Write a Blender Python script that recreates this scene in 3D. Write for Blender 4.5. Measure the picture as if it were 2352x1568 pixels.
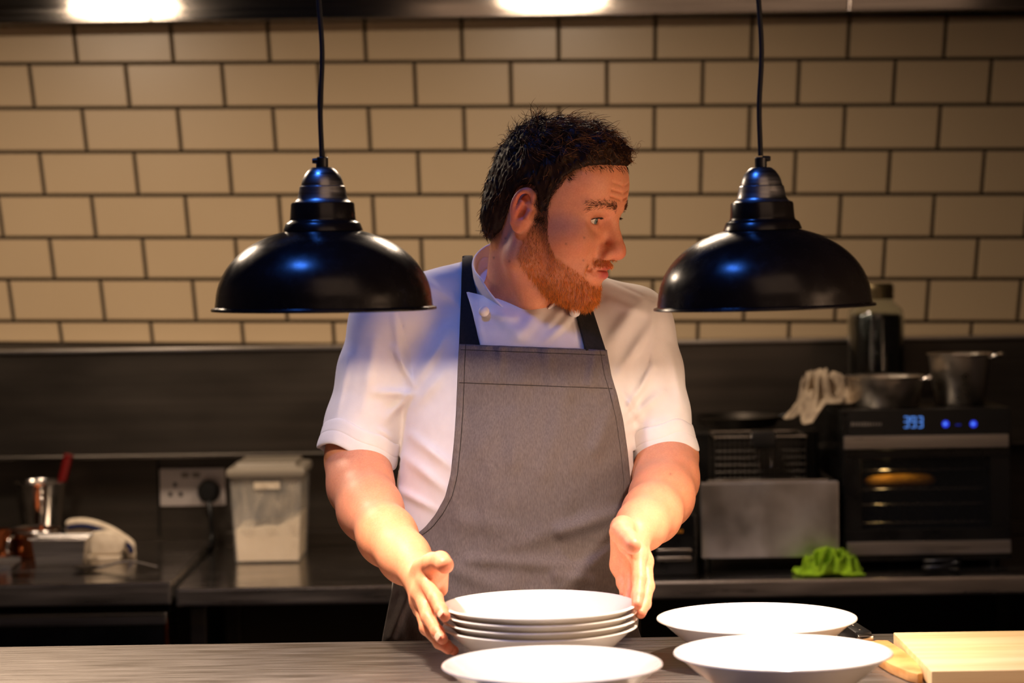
import bpy, bmesh, math, random
import numpy as np
from mathutils import Vector, Matrix

for o in list(bpy.data.objects):
    bpy.data.objects.remove(o, do_unlink=True)
scene = bpy.context.scene
COL = scene.collection
rng = np.random.default_rng(7)
random.seed(7)

# ---------------------------------------------------------------- camera
IW, IH, FPX = 2352.0, 1568.0, 5500.0
CAMZ = 1.523
PITCH = math.atan((784.0 - 560.0) / FPX)
ROLL = 0.0150
CAM = np.array([0.0, 0.0, CAMZ])
Fv = np.array([0.0, math.cos(PITCH), -math.sin(PITCH)])
R0 = np.array([1.0, 0.0, 0.0])
U0 = np.array([0.0, math.sin(PITCH), math.cos(PITCH)])
Rc = math.cos(ROLL) * R0 - math.sin(ROLL) * U0
Uc = math.sin(ROLL) * R0 + math.cos(ROLL) * U0
cam_data = bpy.data.cameras.new('camera')
cam_data.sensor_fit = 'HORIZONTAL'
cam_data.sensor_width = 36.0
cam_data.lens = FPX * 36.0 / IW
cam_data.clip_start = 0.05
cam_data.dof.use_dof = True
cam_data.dof.focus_distance = 3.2
cam_data.dof.aperture_fstop = 4.0
cam = bpy.data.objects.new('camera', cam_data)
M = Matrix.Identity(4)
for i in range(3):
    M[i][0], M[i][1], M[i][2], M[i][3] = Rc[i], Uc[i], -Fv[i], CAM[i]
cam.matrix_world = M
COL.objects.link(cam)
scene.camera = cam


def W(u, v, Y):
    """the point of the place at depth Y that the photograph shows at (u, v)"""
    d = Fv + Rc * ((u - IW / 2) / FPX) - Uc * ((v - IH / 2) / FPX)
    return CAM + d * (Y / d[1])


def WZ(u, v, z):
    d = Fv + Rc * ((u - IW / 2) / FPX) - Uc * ((v - IH / 2) / FPX)
    return CAM + d * ((z - CAMZ) / d[2])


def proj(P):
    q = P - CAM
    w = q @ Fv
    return (q @ Rc) / w * FPX + IW / 2, -(q @ Uc) / w * FPX + IH / 2


# ---------------------------------------------------------------- world, lights, exposure
scene.view_settings.view_transform = 'Standard'
scene.view_settings.look = 'None'
scene.view_settings.gamma = 1.0
scene.view_settings.use_curve_mapping = False
scene.view_settings.exposure = 0.0
world = bpy.data.worlds.new('room_air')
world.use_nodes = True
world.node_tree.nodes['Background'].inputs[0].default_value = (0.75, 0.7, 1.0, 1)
world.node_tree.nodes['Background'].inputs[1].default_value = 0.004
scene.world = world

HOOD_LIGHT_W = 13.0
HOOD_Z = 2.150
PENDANT_W = 2.8
PENDANT_BEAM_W = 4.8


def light(name, kind, loc, energy, color, **kw):
    d = bpy.data.lights.new(name, kind)
    d.energy = energy
    d.color = color
    for k, v in kw.items():
        setattr(d, k, v)
    o = bpy.data.objects.new(name, d)
    o.location = loc
    COL.objects.link(o)
    return o


def aim(o, target):
    o.rotation_euler = (Vector(target) - o.location).to_track_quat('-Z', 'Y').to_euler()


# blue ceiling lamp high up over the dining side of the pass
bl = light('dining_room_blue_light', 'AREA', (-0.95, 2.3, 3.9), 5.0, (0.05, 0.22, 1.0), shape='RECTANGLE', size=0.4, size_y=0.22)
bl.data.spread = math.radians(75)
aim(bl, (-0.1, 3.0, 1.4))
# added warm fill from low on the right, out of view, brightens the face
wl = light('side_fill_light', 'AREA', (1.68, 2.2, 1.22), 7.0, (1.0, 0.62, 0.38), shape='RECTANGLE', size=0.9, size_y=0.8)
wl.data.spread = math.radians(84)
aim(wl, (0.1, 3.25, 1.5))
# broad warm fill light added high up in front to lift the chef's face
vl = light('front_fill_light', 'AREA', (0.9, 0.3, 3.5), 13.0, (1.0, 0.64, 0.42), shape='RECTANGLE', size=3.0, size_y=2.4)
aim(vl, (0.1, 3.3, 1.5))

# ---------------------------------------------------------------- materials
MATS = {}


def srgb(r, g, b):
    f = lambda c: (c / 255 / 12.92) if c / 255 <= 0.04045 else ((c / 255 + 0.055) / 1.055) ** 2.4
    return (f(r), f(g), f(b), 1.0)


def mat(name, color, rough=0.5, metal=0.0, noise=None, bump=None, spec=0.5, coat=0.0, rough_noise=None,
        emit=None, emit_strength=0.0, transmission=0.0, ior=1.45, vcol=None, sss=0.0, sheen=0.0, alpha=1.0, sss_radius=None):
    """procedural principled material; noise=(scale xyz, dark colour, detail, low, high); bump=(scale xyz, strength, distance)"""
    if name in MATS:
        return MATS[name]
    m = bpy.data.materials.new(name)
    m.use_nodes = True
    nt = m.node_tree
    b = nt.nodes['Principled BSDF']
    b.inputs['Base Color'].default_value = color
    b.inputs['Roughness'].default_value = rough
    b.inputs['Metallic'].default_value = metal
    b.inputs['Specular IOR Level'].default_value = spec
    b.inputs['Coat Weight'].default_value = coat
    b.inputs['IOR'].default_value = ior
    b.inputs['Transmission Weight'].default_value = transmission
    b.inputs['Alpha'].default_value = alpha
    if sheen:
        b.inputs['Sheen Weight'].default_value = sheen
    if sss:
        b.inputs['Subsurface Weight'].default_value = sss
        b.inputs['Subsurface Radius'].default_value = sss_radius or (0.6, 0.16, 0.07)
        b.inputs['Subsurface Scale'].default_value = 0.011
    if emit:
        b.inputs['Emission Color'].default_value = emit
        b.inputs['Emission Strength'].default_value = emit_strength
    tc = nt.nodes.new('ShaderNodeTexCoord')

    def tex(scale, detail=5.0):
        mp = nt.nodes.new('ShaderNodeMapping')
        mp.inputs['Scale'].default_value = scale
        nt.links.new(tc.outputs['Object'], mp.inputs['Vector'])
        n = nt.nodes.new('ShaderNodeTexNoise')
        n.inputs['Scale'].default_value = 1.0
        n.inputs['Detail'].default_value = detail
        nt.links.new(mp.outputs['Vector'], n.inputs['Vector'])
        return n
    base = None
    if vcol:
        a = nt.nodes.new('ShaderNodeVertexColor')
        a.layer_name = vcol
        base = a.outputs['Color']
        nt.links.new(base, b.inputs['Base Color'])
    if noise:
        sc, dark, det, lo, hi = noise
        n = tex(sc, det)
        r = nt.nodes.new('ShaderNodeMapRange')
        r.inputs['From Min'].default_value = lo
        r.inputs['From Max'].default_value = hi
        nt.links.new(n.outputs['Fac'], r.inputs['Value'])
        mx = nt.nodes.new('ShaderNodeMix')
        mx.data_type = 'RGBA'
        mx.inputs['A'].default_value = dark
        mx.inputs['B'].default_value = color
        if base is not None:
            mx.blend_type = 'MULTIPLY'
            mx.inputs['Factor'].default_value = 1.0
            m2 = nt.nodes.new('ShaderNodeMix')
            m2.data_type = 'RGBA'
            m2.inputs['A'].default_value = dark
            m2.inputs['B'].default_value = (1, 1, 1, 1)
            nt.links.new(r.outputs['Result'], m2.inputs['Factor'])
            nt.links.new(base, mx.inputs['A'])
            nt.links.new(m2.outputs['Result'], mx.inputs['B'])
        else:
            nt.links.new(r.outputs['Result'], mx.inputs['Factor'])
        nt.links.new(mx.outputs['Result'], b.inputs['Base Color'])
    if rough_noise:
        sc, lo, hi = rough_noise
        n = tex(sc, 4.0)
        r = nt.nodes.new('ShaderNodeMapRange')
        r.inputs['From Min'].default_value = 0.3
        r.inputs['From Max'].default_value = 0.7
        r.inputs['To Min'].default_value = lo
        r.inputs['To Max'].default_value = hi
        nt.links.new(n.outputs['Fac'], r.inputs['Value'])
        nt.links.new(r.outputs['Result'], b.inputs['Roughness'])
    if bump:
        sc, st, dist = bump
        n = tex(sc, 4.0)
        bp = nt.nodes.new('ShaderNodeBump')
        bp.inputs['Strength'].default_value = st
        bp.inputs['Distance'].default_value = dist
        nt.links.new(n.outputs['Fac'], bp.inputs['Height'])
        nt.links.new(bp.outputs['Normal'], b.inputs['Normal'])
    MATS[name] = m
    return m


m_tile = mat('glazed_cream_tile', srgb(178, 157, 127), 0.28, noise=((3, 3, 3), srgb(174, 153, 123), 3, 0.3, 0.7),
             bump=((14, 14, 14), 0.04, 0.002), rough_noise=((9, 9, 9), 0.31, 0.34))
m_grout = mat('dark_grout', srgb(58, 50, 40), 0.9, bump=((300, 300, 300), 0.4, 0.001))
m_steel = mat('brushed_steel', (0.50, 0.47, 0.44, 1), 0.34, 1.0, noise=((3, 60, 220), (0.36, 0.34, 0.32, 1), 5, 0.3, 0.7),
              bump=((4, 200, 420), 0.06, 0.001), rough_noise=((4, 40, 160), 0.26, 0.42))
m_fascia = mat('mirror_brushed_steel', (0.45, 0.41, 0.37, 1), 0.1, 1.0, rough_noise=((4, 40, 160), 0.07, 0.13))
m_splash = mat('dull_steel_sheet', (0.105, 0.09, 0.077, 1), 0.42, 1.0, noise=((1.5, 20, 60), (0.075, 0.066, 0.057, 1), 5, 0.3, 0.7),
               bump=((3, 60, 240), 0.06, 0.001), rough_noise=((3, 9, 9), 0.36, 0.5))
m_top = mat('scratched_steel_worktop', (0.41, 0.37, 0.335, 1), 0.38, 1.0, noise=((9, 300, 40), (0.27, 0.235, 0.21, 1), 7, 0.3, 0.68),
            bump=((10, 500, 60), 0.3, 0.0012), rough_noise=((9, 160, 20), 0.28, 0.5))
m_backtop = mat('polished_steel_worktop', (0.40, 0.37, 0.34, 1), 0.2, 1.0, noise=((3, 40, 40), (0.3, 0.28, 0.26, 1), 5, 0.3, 0.7),
                rough_noise=((5, 30, 9), 0.12, 0.28))
m_chrome = mat('polished_metal', (0.62, 0.58, 0.54, 1), 0.18, 1.0, rough_noise=((30, 30, 30), 0.12, 0.25))
m_alu = mat('spun_aluminium', (0.42, 0.42, 0.43, 1), 0.33, 1.0, noise=((20, 20, 420), (0.3, 0.3, 0.31, 1), 3, 0.3, 0.7), rough_noise=((12, 12, 300), 0.26, 0.42))
m_dark = mat('dark_shade_metal', srgb(24, 21, 20), 0.2, 0.0, spec=0.6, noise=((10, 10, 10), srgb(18, 15, 14), 3, 0.3, 0.7), rough_noise=((60, 60, 60), 0.2, 0.3))
m_shade_in = mat('white_enamel', srgb(240, 232, 220), 0.45)
m_blackplastic = mat('black_plastic', srgb(16, 15, 15), 0.42, noise=((60, 60, 60), srgb(10, 10, 10), 3, 0.3, 0.7))
m_cable = mat('black_fabric_cable', srgb(12, 11, 11), 0.8, bump=((600, 600, 600), 0.3, 0.0005))
m_blackmetal = mat('black_enamel', srgb(12, 12, 12), 0.3, 0.0, rough_noise=((20, 20, 20), 0.22, 0.4))
m_floor = mat('dark_floor', srgb(44, 40, 37), 0.6, noise=((6, 6, 6), srgb(30, 27, 25), 5, 0.3, 0.7))
m_plaster = mat('dim_plaster', srgb(70, 62, 56), 0.9, noise=((5, 5, 5), srgb(60, 54, 48), 4, 0.3, 0.7))
m_ceiling = mat('dark_ceiling', srgb(40, 36, 33), 0.9)
m_ceramic = mat('white_glazed_ceramic', srgb(246, 242, 234), 0.14, coat=0.35, noise=((8, 8, 8), srgb(241, 236, 227), 2, 0.3, 0.7))
m_board = mat('pale_wood', srgb(236, 212, 164), 0.5, noise=((4, 60, 60), srgb(218, 184, 126), 6, 0.25, 0.6), bump=((6, 160, 160), 0.15, 0.001))
m_sheath = mat('light_beech_wood', srgb(226, 172, 104), 0.5, noise=((26, 26, 90), srgb(190, 122, 62), 6, 0.25, 0.65), bump=((60, 60, 200), 0.15, 0.001))
m_white_plastic = mat('white_plastic', srgb(210, 200, 190), 0.35)
m_red = mat('red_plastic', srgb(100, 8, 8), 0.4)
m_pan = mat('scuffed_pan_steel', (0.68, 0.62, 0.54, 1), 0.33, 1.0, rough_noise=((40, 40, 40), 0.26, 0.4))
m_edge = mat('worn_steel_edge', (0.62, 0.56, 0.51, 1), 0.3, 1.0, rough_noise=((5, 60, 60), 0.24, 0.38))
m_copper = mat('copper', srgb(150, 84, 50), 0.3, 1.0)
m_towel = mat('off_white_cotton', srgb(226, 212, 190), 0.95, noise=((60, 60, 60), srgb(196, 180, 158), 4, 0.3, 0.7), bump=((500, 500, 500), 0.5, 0.001))
m_greytowel = mat('grey_cotton', srgb(190, 172, 148), 0.95, noise=((40, 40, 40), srgb(120, 105, 90), 4, 0.3, 0.7), bump=((500, 500, 500), 0.5, 0.001))
m_blue = mat('navy_stripe', srgb(28, 32, 66), 0.9)
m_green = mat('lime_microfibre', srgb(150, 190, 20), 0.95, noise=((70, 70, 70), srgb(104, 140, 8), 4, 0.3, 0.7), bump=((400, 400, 400), 0.6, 0.002))
m_flour = mat('flour', srgb(238, 220, 190), 0.95, noise=((30, 30, 30), srgb(228, 208, 176), 3, 0.3, 0.7))
m_glass = mat('clear_glass', (0.9, 0.95, 0.92, 1), 0.05, transmission=1.0, ior=1.45)
m_berries = mat('dark_preserve', srgb(16, 9, 9), 0.35, noise=((60, 60, 60), srgb(6, 4, 4), 4, 0.3, 0.7))
m_bread = mat('golden_crust', srgb(228, 172, 62), 0.6, noise=((40, 40, 40), srgb(190, 120, 30), 4, 0.3, 0.7))
m_ink_blue = mat('blue_led', (0, 0, 0, 1), 0.5, emit=(0.03, 0.06, 1.0, 1), emit_strength=0.9)
m_ink_cyan = mat('pale_blue_led', (0, 0, 0, 1), 0.5, emit=(0.12, 0.33, 1.0, 1), emit_strength=0.8)
m_print = mat('pale_grey_print', srgb(120, 112, 104), 0.6)
m_print_amber = mat('amber_print', srgb(190, 120, 20), 0.6)
# ---------------------------------------------------------------- object helpers


def obj(name, verts, faces, material=None, parent=None, smooth=False, autosmooth=None):
    me = bpy.data.meshes.new(name)
    if isinstance(verts, np.ndarray):
        me.from_pydata(verts.tolist(), [], faces.tolist() if isinstance(faces, np.ndarray) else faces)
    else:
        me.from_pydata([tuple(v) for v in verts], [], faces)
    me.update()
    return mobj(name, me, material, parent, smooth, autosmooth)


def mobj(name, me, material=None, parent=None, smooth=False, autosmooth=None):
    if material:
        me.materials.append(material)
    if autosmooth is not None:
        me.polygons.foreach_set('use_smooth', [True] * len(me.polygons))
        me.set_sharp_from_angle(angle=math.radians(autosmooth))
    elif smooth:
        me.polygons.foreach_set('use_smooth', [True] * len(me.polygons))
    o = bpy.data.objects.new(name, me)
    COL.objects.link(o)
    if parent is not None:
        o.parent = parent
    return o


def tag(o, label=None, cat=None, group=None, kind=None):
    if label:
        o['label'] = label
    if cat:
        o['category'] = cat
    if group:
        o['group'] = group
    if kind:
        o['kind'] = kind
    return o


def empty(name, label, cat, group=None):
    o = bpy.data.objects.new(name, None)
    o.empty_display_size = 0.05
    COL.objects.link(o)
    return tag(o, label, cat, group)


def bm_box(bm, lo, hi, bevel=0.0, seg=2, rot=None):
    lo, hi = np.array(lo, float), np.array(hi, float)
    t = bmesh.new()
    bmesh.ops.create_cube(t, size=1.0)
    c, s = (lo + hi) / 2, hi - lo
    for v in t.verts:
        v.co = Vector((v.co.x * s[0], v.co.y * s[1], v.co.z * s[2]))
    if bevel:
        bmesh.ops.bevel(t, geom=t.edges[:], offset=bevel, segments=seg, profile=0.5, affect='EDGES')
    if rot is not None:
        bmesh.ops.rotate(t, verts=t.verts, cent=(0, 0, 0), matrix=rot)
    bmesh.ops.translate(t, verts=t.verts, vec=Vector(c))
    merge(bm, t)


def merge(bm, t):
    me = bpy.data.meshes.new('tmp')
    t.to_mesh(me)
    t.free()
    bm.from_mesh(me)
    bpy.data.meshes.remove(me)


def fin(name, bm, material, parent=None, autosmooth=35, smooth=False):
    me = bpy.data.meshes.new(name)
    bmesh.ops.recalc_face_normals(bm, faces=bm.faces)
    bm.to_mesh(me)
    bm.free()
    return mobj(name, me, material, parent, smooth=smooth, autosmooth=autosmooth)


def box(name, lo, hi, material, parent=None, bevel=0.002):
    bm = bmesh.new()
    bm_box(bm, lo, hi, bevel)
    o = fin(name, bm, material, parent)
    if bevel:
        wn = o.modifiers.new('flat_faces', 'WEIGHTED_NORMAL')
        wn.keep_sharp = True
        wn.weight = 100
    return o


def pxbox(name, u0, u1, v0, v1, Y0, Y1, material, parent=None, bevel=0.002):
    """box whose front face at depth Y0 is the rectangle u0..u1, v0..v1 of the photograph, going back to Y1"""
    a, b = W(u0, (v0 + v1) / 2, Y0), W(u1, (v0 + v1) / 2, Y0)
    c, d = W((u0 + u1) / 2, v1, Y0), W((u0 + u1) / 2, v0, Y0)
    return box(name, (a[0], Y0, c[2]), (b[0], Y1, d[2]), material, parent, bevel)


def lathe(name, prof, material, parent=None, seg=64, center=(0, 0, 0), autosmooth=40, M3=None):
    """prof: list of (r, z); revolved about z"""
    prof = np.array(prof, float)
    n = len(prof)
    ang = np.linspace(0, 2 * math.pi, seg, endpoint=False)
    V = np.zeros((n, seg, 3))
    V[:, :, 0] = prof[:, 0:1] * np.cos(ang)
    V[:, :, 1] = prof[:, 0:1] * np.sin(ang)
    V[:, :, 2] = prof[:, 1:2]
    V = V.reshape(-1, 3)
    if M3 is not None:
        V = V @ np.array(M3).T
    V = V + np.array(center)
    F = []
    for i in range(n - 1):
        for j in range(seg):
            k = (j + 1) % seg
            F.append((i * seg + j, i * seg + k, (i + 1) * seg + k, (i + 1) * seg + j))
    if prof[0, 0] > 1e-5:
        pass
    bm = bmesh.new()
    me = bpy.data.meshes.new('t')
    me.from_pydata(V.tolist(), [], F)
    bm.from_mesh(me)
    bpy.data.meshes.remove(me)
    bmesh.ops.remove_doubles(bm, verts=bm.verts, dist=1e-5)
    return fin(name, bm, material, parent, autosmooth)


def frames(pts):
    pts = np.array(pts, float)
    T = np.gradient(pts, axis=0)
    T /= np.linalg.norm(T, axis=1)[:, None] + 1e-12
    ref = np.array([0.0, 0.0, 1.0]) if abs(T[0][2]) < 0.9 else np.array([1.0, 0, 0])
    N = []
    n = np.cross(T[0], ref)
    n /= np.linalg.norm(n)
    for t in T:
        n = n - t * (n @ t)
        n /= np.linalg.norm(n) + 1e-12
        N.append(n.copy())
    N = np.array(N)
    return pts, T, N, np.cross(T, N)


def tube_arrays(pts, r, seg=10, cap=True):
    pts, T, N, B = frames(pts)
    r = np.broadcast_to(np.array(r, float), (len(pts),))
    a = np.linspace(0, 2 * math.pi, seg, endpoint=False)
    V = pts[:, None] + r[:, None, None] * (np.cos(a)[None, :, None] * N[:, None] + np.sin(a)[None, :, None] * B[:, None])
    V = V.reshape(-1, 3)
    F = []
    n = len(pts)
    for i in range(n - 1):
        for j in range(seg):
            k = (j + 1) % seg
            F.append((i * seg + j, i * seg + k, (i + 1) * seg + k, (i + 1) * seg + j))
    if cap:
        F.append(tuple(range(seg))[::-1])
        F.append(tuple(range((n - 1) * seg, n * seg)))
    return V, F


def tube(name, pts, r, material, parent=None, seg=10):
    V, F = tube_arrays(pts, r, seg)
    return obj(name, V, F, material, parent, autosmooth=50)


def smooth_path(ctrl, n=40):
    """Catmull-Rom through control points"""
    P = np.array(ctrl, float)
    P = np.vstack([2 * P[0] - P[1], P, 2 * P[-1] - P[-2]])
    out = []
    m = len(P) - 3
    for t in np.linspace(0, m - 1e-9, n):
        i = int(t)
        f = t - i
        p0, p1, p2, p3 = P[i:i + 4]
        out.append(0.5 * ((2 * p1) + (-p0 + p2) * f + (2 * p0 - 5 * p1 + 4 * p2 - p3) * f * f + (-p0 + 3 * p1 - 3 * p2 + p3) * f ** 3))
    return np.array(out)


def prism(name, poly, axis_vec, material, parent=None, bevel=0.0, autosmooth=35):
    """extrude polygon (list of 3-D points) along axis_vec"""
    bm = bmesh.new()
    vs = [bm.verts.new(Vector(p)) for p in poly]
    f = bm.faces.new(vs)
    r = bmesh.ops.extrude_face_region(bm, geom=[f])
    bmesh.ops.translate(bm, verts=[v for v in r['geom'] if isinstance(v, bmesh.types.BMVert)], vec=Vector(axis_vec))
    if bevel:
        bmesh.ops.recalc_face_normals(bm, faces=bm.faces)
        bmesh.ops.bevel(bm, geom=bm.edges[:], offset=bevel, segments=2, profile=0.5, affect='EDGES')
    return fin(name, bm, material, parent, autosmooth)


def vnoise(P, seed=0, octaves=3):
    """cheap smooth noise in [-1, 1] from incommensurate sines"""
    r = np.random.default_rng(seed)
    out = np.zeros(len(P))
    amp, tot = 1.0, 0.0
    f = 1.0
    for o in range(octaves):
        for _ in range(3):
            k = r.normal(size=3)
            k /= np.linalg.norm(k)
            out += amp * np.sin(P @ (k * f * 6.283) + r.uniform(0, 6.28) + 1.3 * np.sin(P @ (r.normal(size=3) * f * 2.1)))
        tot += 3 * amp
        amp *= 0.5
        f *= 2.0
    return out / tot * 1.6


# ---------------------------------------------------------------- sculpting: signed distances and surface nets


def smin(a, b, k):
    h = np.clip(0.5 + 0.5 * (b - a) / k, 0, 1)
    return b * (1 - h) + a * h - k * h * (1 - h)


def smax(a, b, k):
    return -smin(-a, -b, k)


class Cap:
    def __init__(s, a, b, ra, rb=None):
        s.a, s.b = np.array(a, float), np.array(b, float)
        s.ra, s.rb = ra, ra if rb is None else rb
        s.c = (s.a + s.b) / 2
        s.R = np.linalg.norm(s.b - s.a) / 2 + max(s.ra, s.rb)

    def d(s, P):
        ab = s.b - s.a
        t = np.clip(((P - s.a) @ ab) / (ab @ ab + 1e-12), 0, 1)
        return np.linalg.norm(P - s.a - t[:, None] * ab, axis=1) - (s.ra + (s.rb - s.ra) * t)


class Ell:
    def __init__(s, c, r, rot=None):
        s.c, s.r = np.array(c, float), np.array(r, float)
        s.rot = None if rot is None else np.array(rot, float)
        s.R = max(s.r)

    def d(s, P):
        q = P - s.c
        if s.rot is not None:
            q = q @ s.rot
        k0 = np.linalg.norm(q / s.r, axis=1)
        k1 = np.linalg.norm(q / (s.r ** 2), axis=1) + 1e-9
        return k0 * (k0 - 1.0) / k1


class Xf:
    """a sculpt in its own axes: P_local = (P - o) @ R"""
    def __init__(s, sdf, o, R, c, rad):
        s.sdf, s.o, s.Rm, s.c, s.R = sdf, np.array(o, float), np.array(R, float), np.array(c, float), rad

    def d(s, P):
        return s.sdf((P - s.o) @ s.Rm)


class Fn:
    def __init__(s, f, c, R):
        s.d, s.c, s.R = f, np.array(c, float), R


class Sculpt:
    FAR = 0.09

    def __init__(s):
        s.ops = []

    def add(s, p, k=0.01):
        s.ops.append(('u', p, k))
        return s

    def cut(s, p, k=0.01):
        s.ops.append(('s', p, k))
        return s

    def __call__(s, P):
        d = np.full(len(P), s.FAR)
        if not len(P):
            return d
        blo, bhi = P.min(0), P.max(0)
        for op, p, k in s.ops:
            near = np.clip(p.c, blo, bhi) - p.c
            if near @ near > (p.R + 0.045 + k) ** 2:
                continue
            q = P - p.c
            idx = np.nonzero(np.einsum('ij,ij->i', q, q) < (p.R + 0.045 + k) ** 2)[0]
            if not len(idx):
                continue
            a = p.d(P[idx])
            d[idx] = smin(d[idx], a, k) if op == 'u' else smax(d[idx], -a, k)
        return d


def rot3(axis, deg):
    return np.array(Matrix.Rotation(math.radians(deg), 3, axis))


def surfnet(f, lo, hi, h, B=8, keep=1.6):
    """sparse surface nets of f = 0 inside the box lo..hi"""
    lo, hi = np.array(lo, float), np.array(hi, float)
    nb = np.ceil((hi - lo) / (h * B)).astype(int)
    g = np.stack(np.meshgrid(*[np.arange(n) for n in nb], indexing='ij'), -1).reshape(-1, 3)
    cen = lo + (g + 0.5) * (h * B)
    dv = np.concatenate([f(cen[i:i + 4000]) for i in range(0, len(cen), 4000)])
    g = g[np.abs(dv) < keep * 0.87 * h * B]
    sc_ = g // 3
    g = g[np.lexsort((sc_[:, 2], sc_[:, 1], sc_[:, 0]))]
    loc = np.stack(np.meshgrid(*[np.arange(B + 1)] * 3, indexing='ij'), -1).reshape(-1, 3)
    N = (nb * B + 2).astype(np.int64)
    ids_all, pos_all, e_all = [], [], []
    CH = 48
    for s0 in range(0, len(g), CH):
        gg = g[s0:s0 + CH]
        idx = (gg[:, None, :] * B + loc[None]).reshape(-1, 3)
        val = f(lo + idx * h).reshape(len(gg), B + 1, B + 1, B + 1)
        val = np.where(val == 0, 1e-9, val)
        ins = val < 0
        # cells
        cnt = np.zeros((len(gg), B, B, B), np.int8)
        acc = np.zeros((len(gg), B, B, B, 3))
        ne = np.zeros((len(gg), B, B, B))
        corner = lambda i, j, k: (slice(None), slice(i, i + B), slice(j, j + B), slice(k, k + B))
        for ax in range(3):
            for p in range(2):
                for q in range(2):
                    c0 = [0, 0, 0]
                    o2 = [x for x in range(3) if x != ax]
                    c0[o2[0]], c0[o2[1]] = p, q
                    c1 = list(c0)
                    c1[ax] = 1
                    a, b = val[corner(*c0)], val[corner(*c1)]
                    cross = (a < 0) != (b < 0)
                    t = np.where(cross, a / np.where(cross, a - b, 1), 0)
                    for x in range(3):
                        if x == ax:
                            acc[..., x] += np.where(cross, t, 0)
                        else:
                            acc[..., x] += cross * c0[x]
                    ne += cross
        act = ne > 0
        bi, ci, cj, ck = np.nonzero(act)
        cell = gg[bi] * B + np.stack([ci, cj, ck], -1)
        pos = lo + (cell + acc[bi, ci, cj, ck] / ne[bi, ci, cj, ck][:, None]) * h
        ids_all.append((cell[:, 0] * N[1] + cell[:, 1]) * N[2] + cell[:, 2])
        pos_all.append(pos)
        # edges owned by the corners 0..B-1
        for ax in range(3):
            c1 = [0, 0, 0]
            c1[ax] = 1
            a, b = ins[corner(0, 0, 0)], ins[corner(*c1)]
            bi, ci, cj, ck = np.nonzero(a != b)
            e = gg[bi] * B + np.stack([ci, cj, ck], -1)
            e_all.append(np.column_stack([e, np.full(len(e), ax), a[bi, ci, cj, ck]]))
    ids = np.concatenate(ids_all)
    pos = np.concatenate(pos_all)
    order = np.argsort(ids)
    ids, pos = ids[order], pos[order]
    e = np.concatenate(e_all).astype(np.int64)
    quads = []
    for ax in range(3):
        s = e[e[:, 3] == ax]
        p, q = (ax + 1) % 3, (ax + 2) % 3
        dp, dq = np.zeros(3, np.int64), np.zeros(3, np.int64)
        dp[p], dq[q] = 1, 1
        c = s[:, :3]
        cid = lambda x: (x[:, 0] * N[1] + x[:, 1]) * N[2] + x[:, 2]
        Q = [cid(c - dp - dq), cid(c - dq), cid(c), cid(c - dp)]
        K, ok = [], np.ones(len(s), bool)
        for x in Q:
            k = np.searchsorted(ids, x)
            k = np.clip(k, 0, len(ids) - 1)
            ok &= ids[k] == x
            K.append(k)
        F = np.column_stack(K)[ok]
        flip = s[ok, 4] == 0
        F[flip] = F[flip][:, ::-1]
        quads.append(F)
    F = np.concatenate(quads)
    used = np.unique(F)
    remap = np.zeros(len(pos), np.int64)
    remap[used] = np.arange(len(used))
    return pos[used], remap[F]


def fast_mesh(name, V, F):
    me = bpy.data.meshes.new(name)
    me.vertices.add(len(V))
    me.vertices.foreach_set('co', V.astype(np.float32).ravel())
    k = F.shape[1]
    me.loops.add(len(F) * k)
    me.loops.foreach_set('vertex_index', F.astype(np.int32).ravel())
    me.polygons.add(len(F))
    me.polygons.foreach_set('loop_start', np.arange(0, len(F) * k, k, dtype=np.int32))
    me.polygons.foreach_set('use_smooth', np.ones(len(F), bool))
    me.update(calc_edges=True)
    me.validate()
    return me


def grad(f, P, e=0.0008):
    g = np.stack([f(P + d) - f(P - d) for d in np.eye(3) * e], -1)
    return g / (np.linalg.norm(g, axis=1)[:, None] + 1e-12)


def vcolor(me, C, name='Col'):
    a = me.color_attributes.new(name, 'FLOAT_COLOR', 'POINT')
    a.data.foreach_set('color', np.column_stack([C, np.ones(len(C))]).astype(np.float32).ravel())


def strands(roots, dirs, length, seg, width, curl=None, seed=1, droop=None, sides=3):
    """many tapered hairs as one mesh (V, F quads)"""
    r = np.random.default_rng(seed)
    n = len(roots)
    L = np.broadcast_to(length, (n,))
    T = dirs / np.linalg.norm(dirs, axis=1)[:, None]
    ref = r.normal(size=(n, 3))
    A = np.cross(T, ref)
    A /= np.linalg.norm(A, axis=1)[:, None]
    Bv = np.cross(T, A)
    ph = r.uniform(0, 6.28, n)
    pts = []
    for i in range(seg + 1):
        t = i / seg
        p = roots + T * (L * t)[:, None]
        if droop is not None:
            p = p + droop * ((t * t) * L)[:, None]
        if curl is not None:
            ca, cf = curl
            ca = np.broadcast_to(ca, (n,))
            p = p + (A * (np.cos(ph + cf * t) - np.cos(ph))[:, None] + Bv * (np.sin(ph + cf * t) - np.sin(ph))[:, None]) * (ca * t)[:, None]
        pts.append(p)
    pts = np.array(pts)                                    # seg+1, n, 3
    Wd = np.broadcast_to(width, (n,))
    V = np.zeros((seg + 1, n, sides, 3))
    for i in range(seg + 1):
        w = Wd * (1.0 if i < seg else 0.15) * (1 - 0.45 * i / seg)
        for s in range(sides):
            a = 2 * math.pi * s / sides
            V[i, :, s] = pts[i] + (A * math.cos(a) + Bv * math.sin(a)) * w[:, None]
    idx = np.arange((seg + 1) * n * sides).reshape(seg + 1, n, sides)
    F = []
    for i in range(seg):
        for s in range(sides):
            s2 = (s + 1) % sides
            F.append(np.stack([idx[i, :, s], idx[i, :, s2], idx[i + 1, :, s2], idx[i + 1, :, s]], -1))
    return V.reshape(-1, 3), np.concatenate(F)
# ---------------------------------------------------------------- the setting
WALLY = 5.05
XL, XR = -1.75, 1.75


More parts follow.
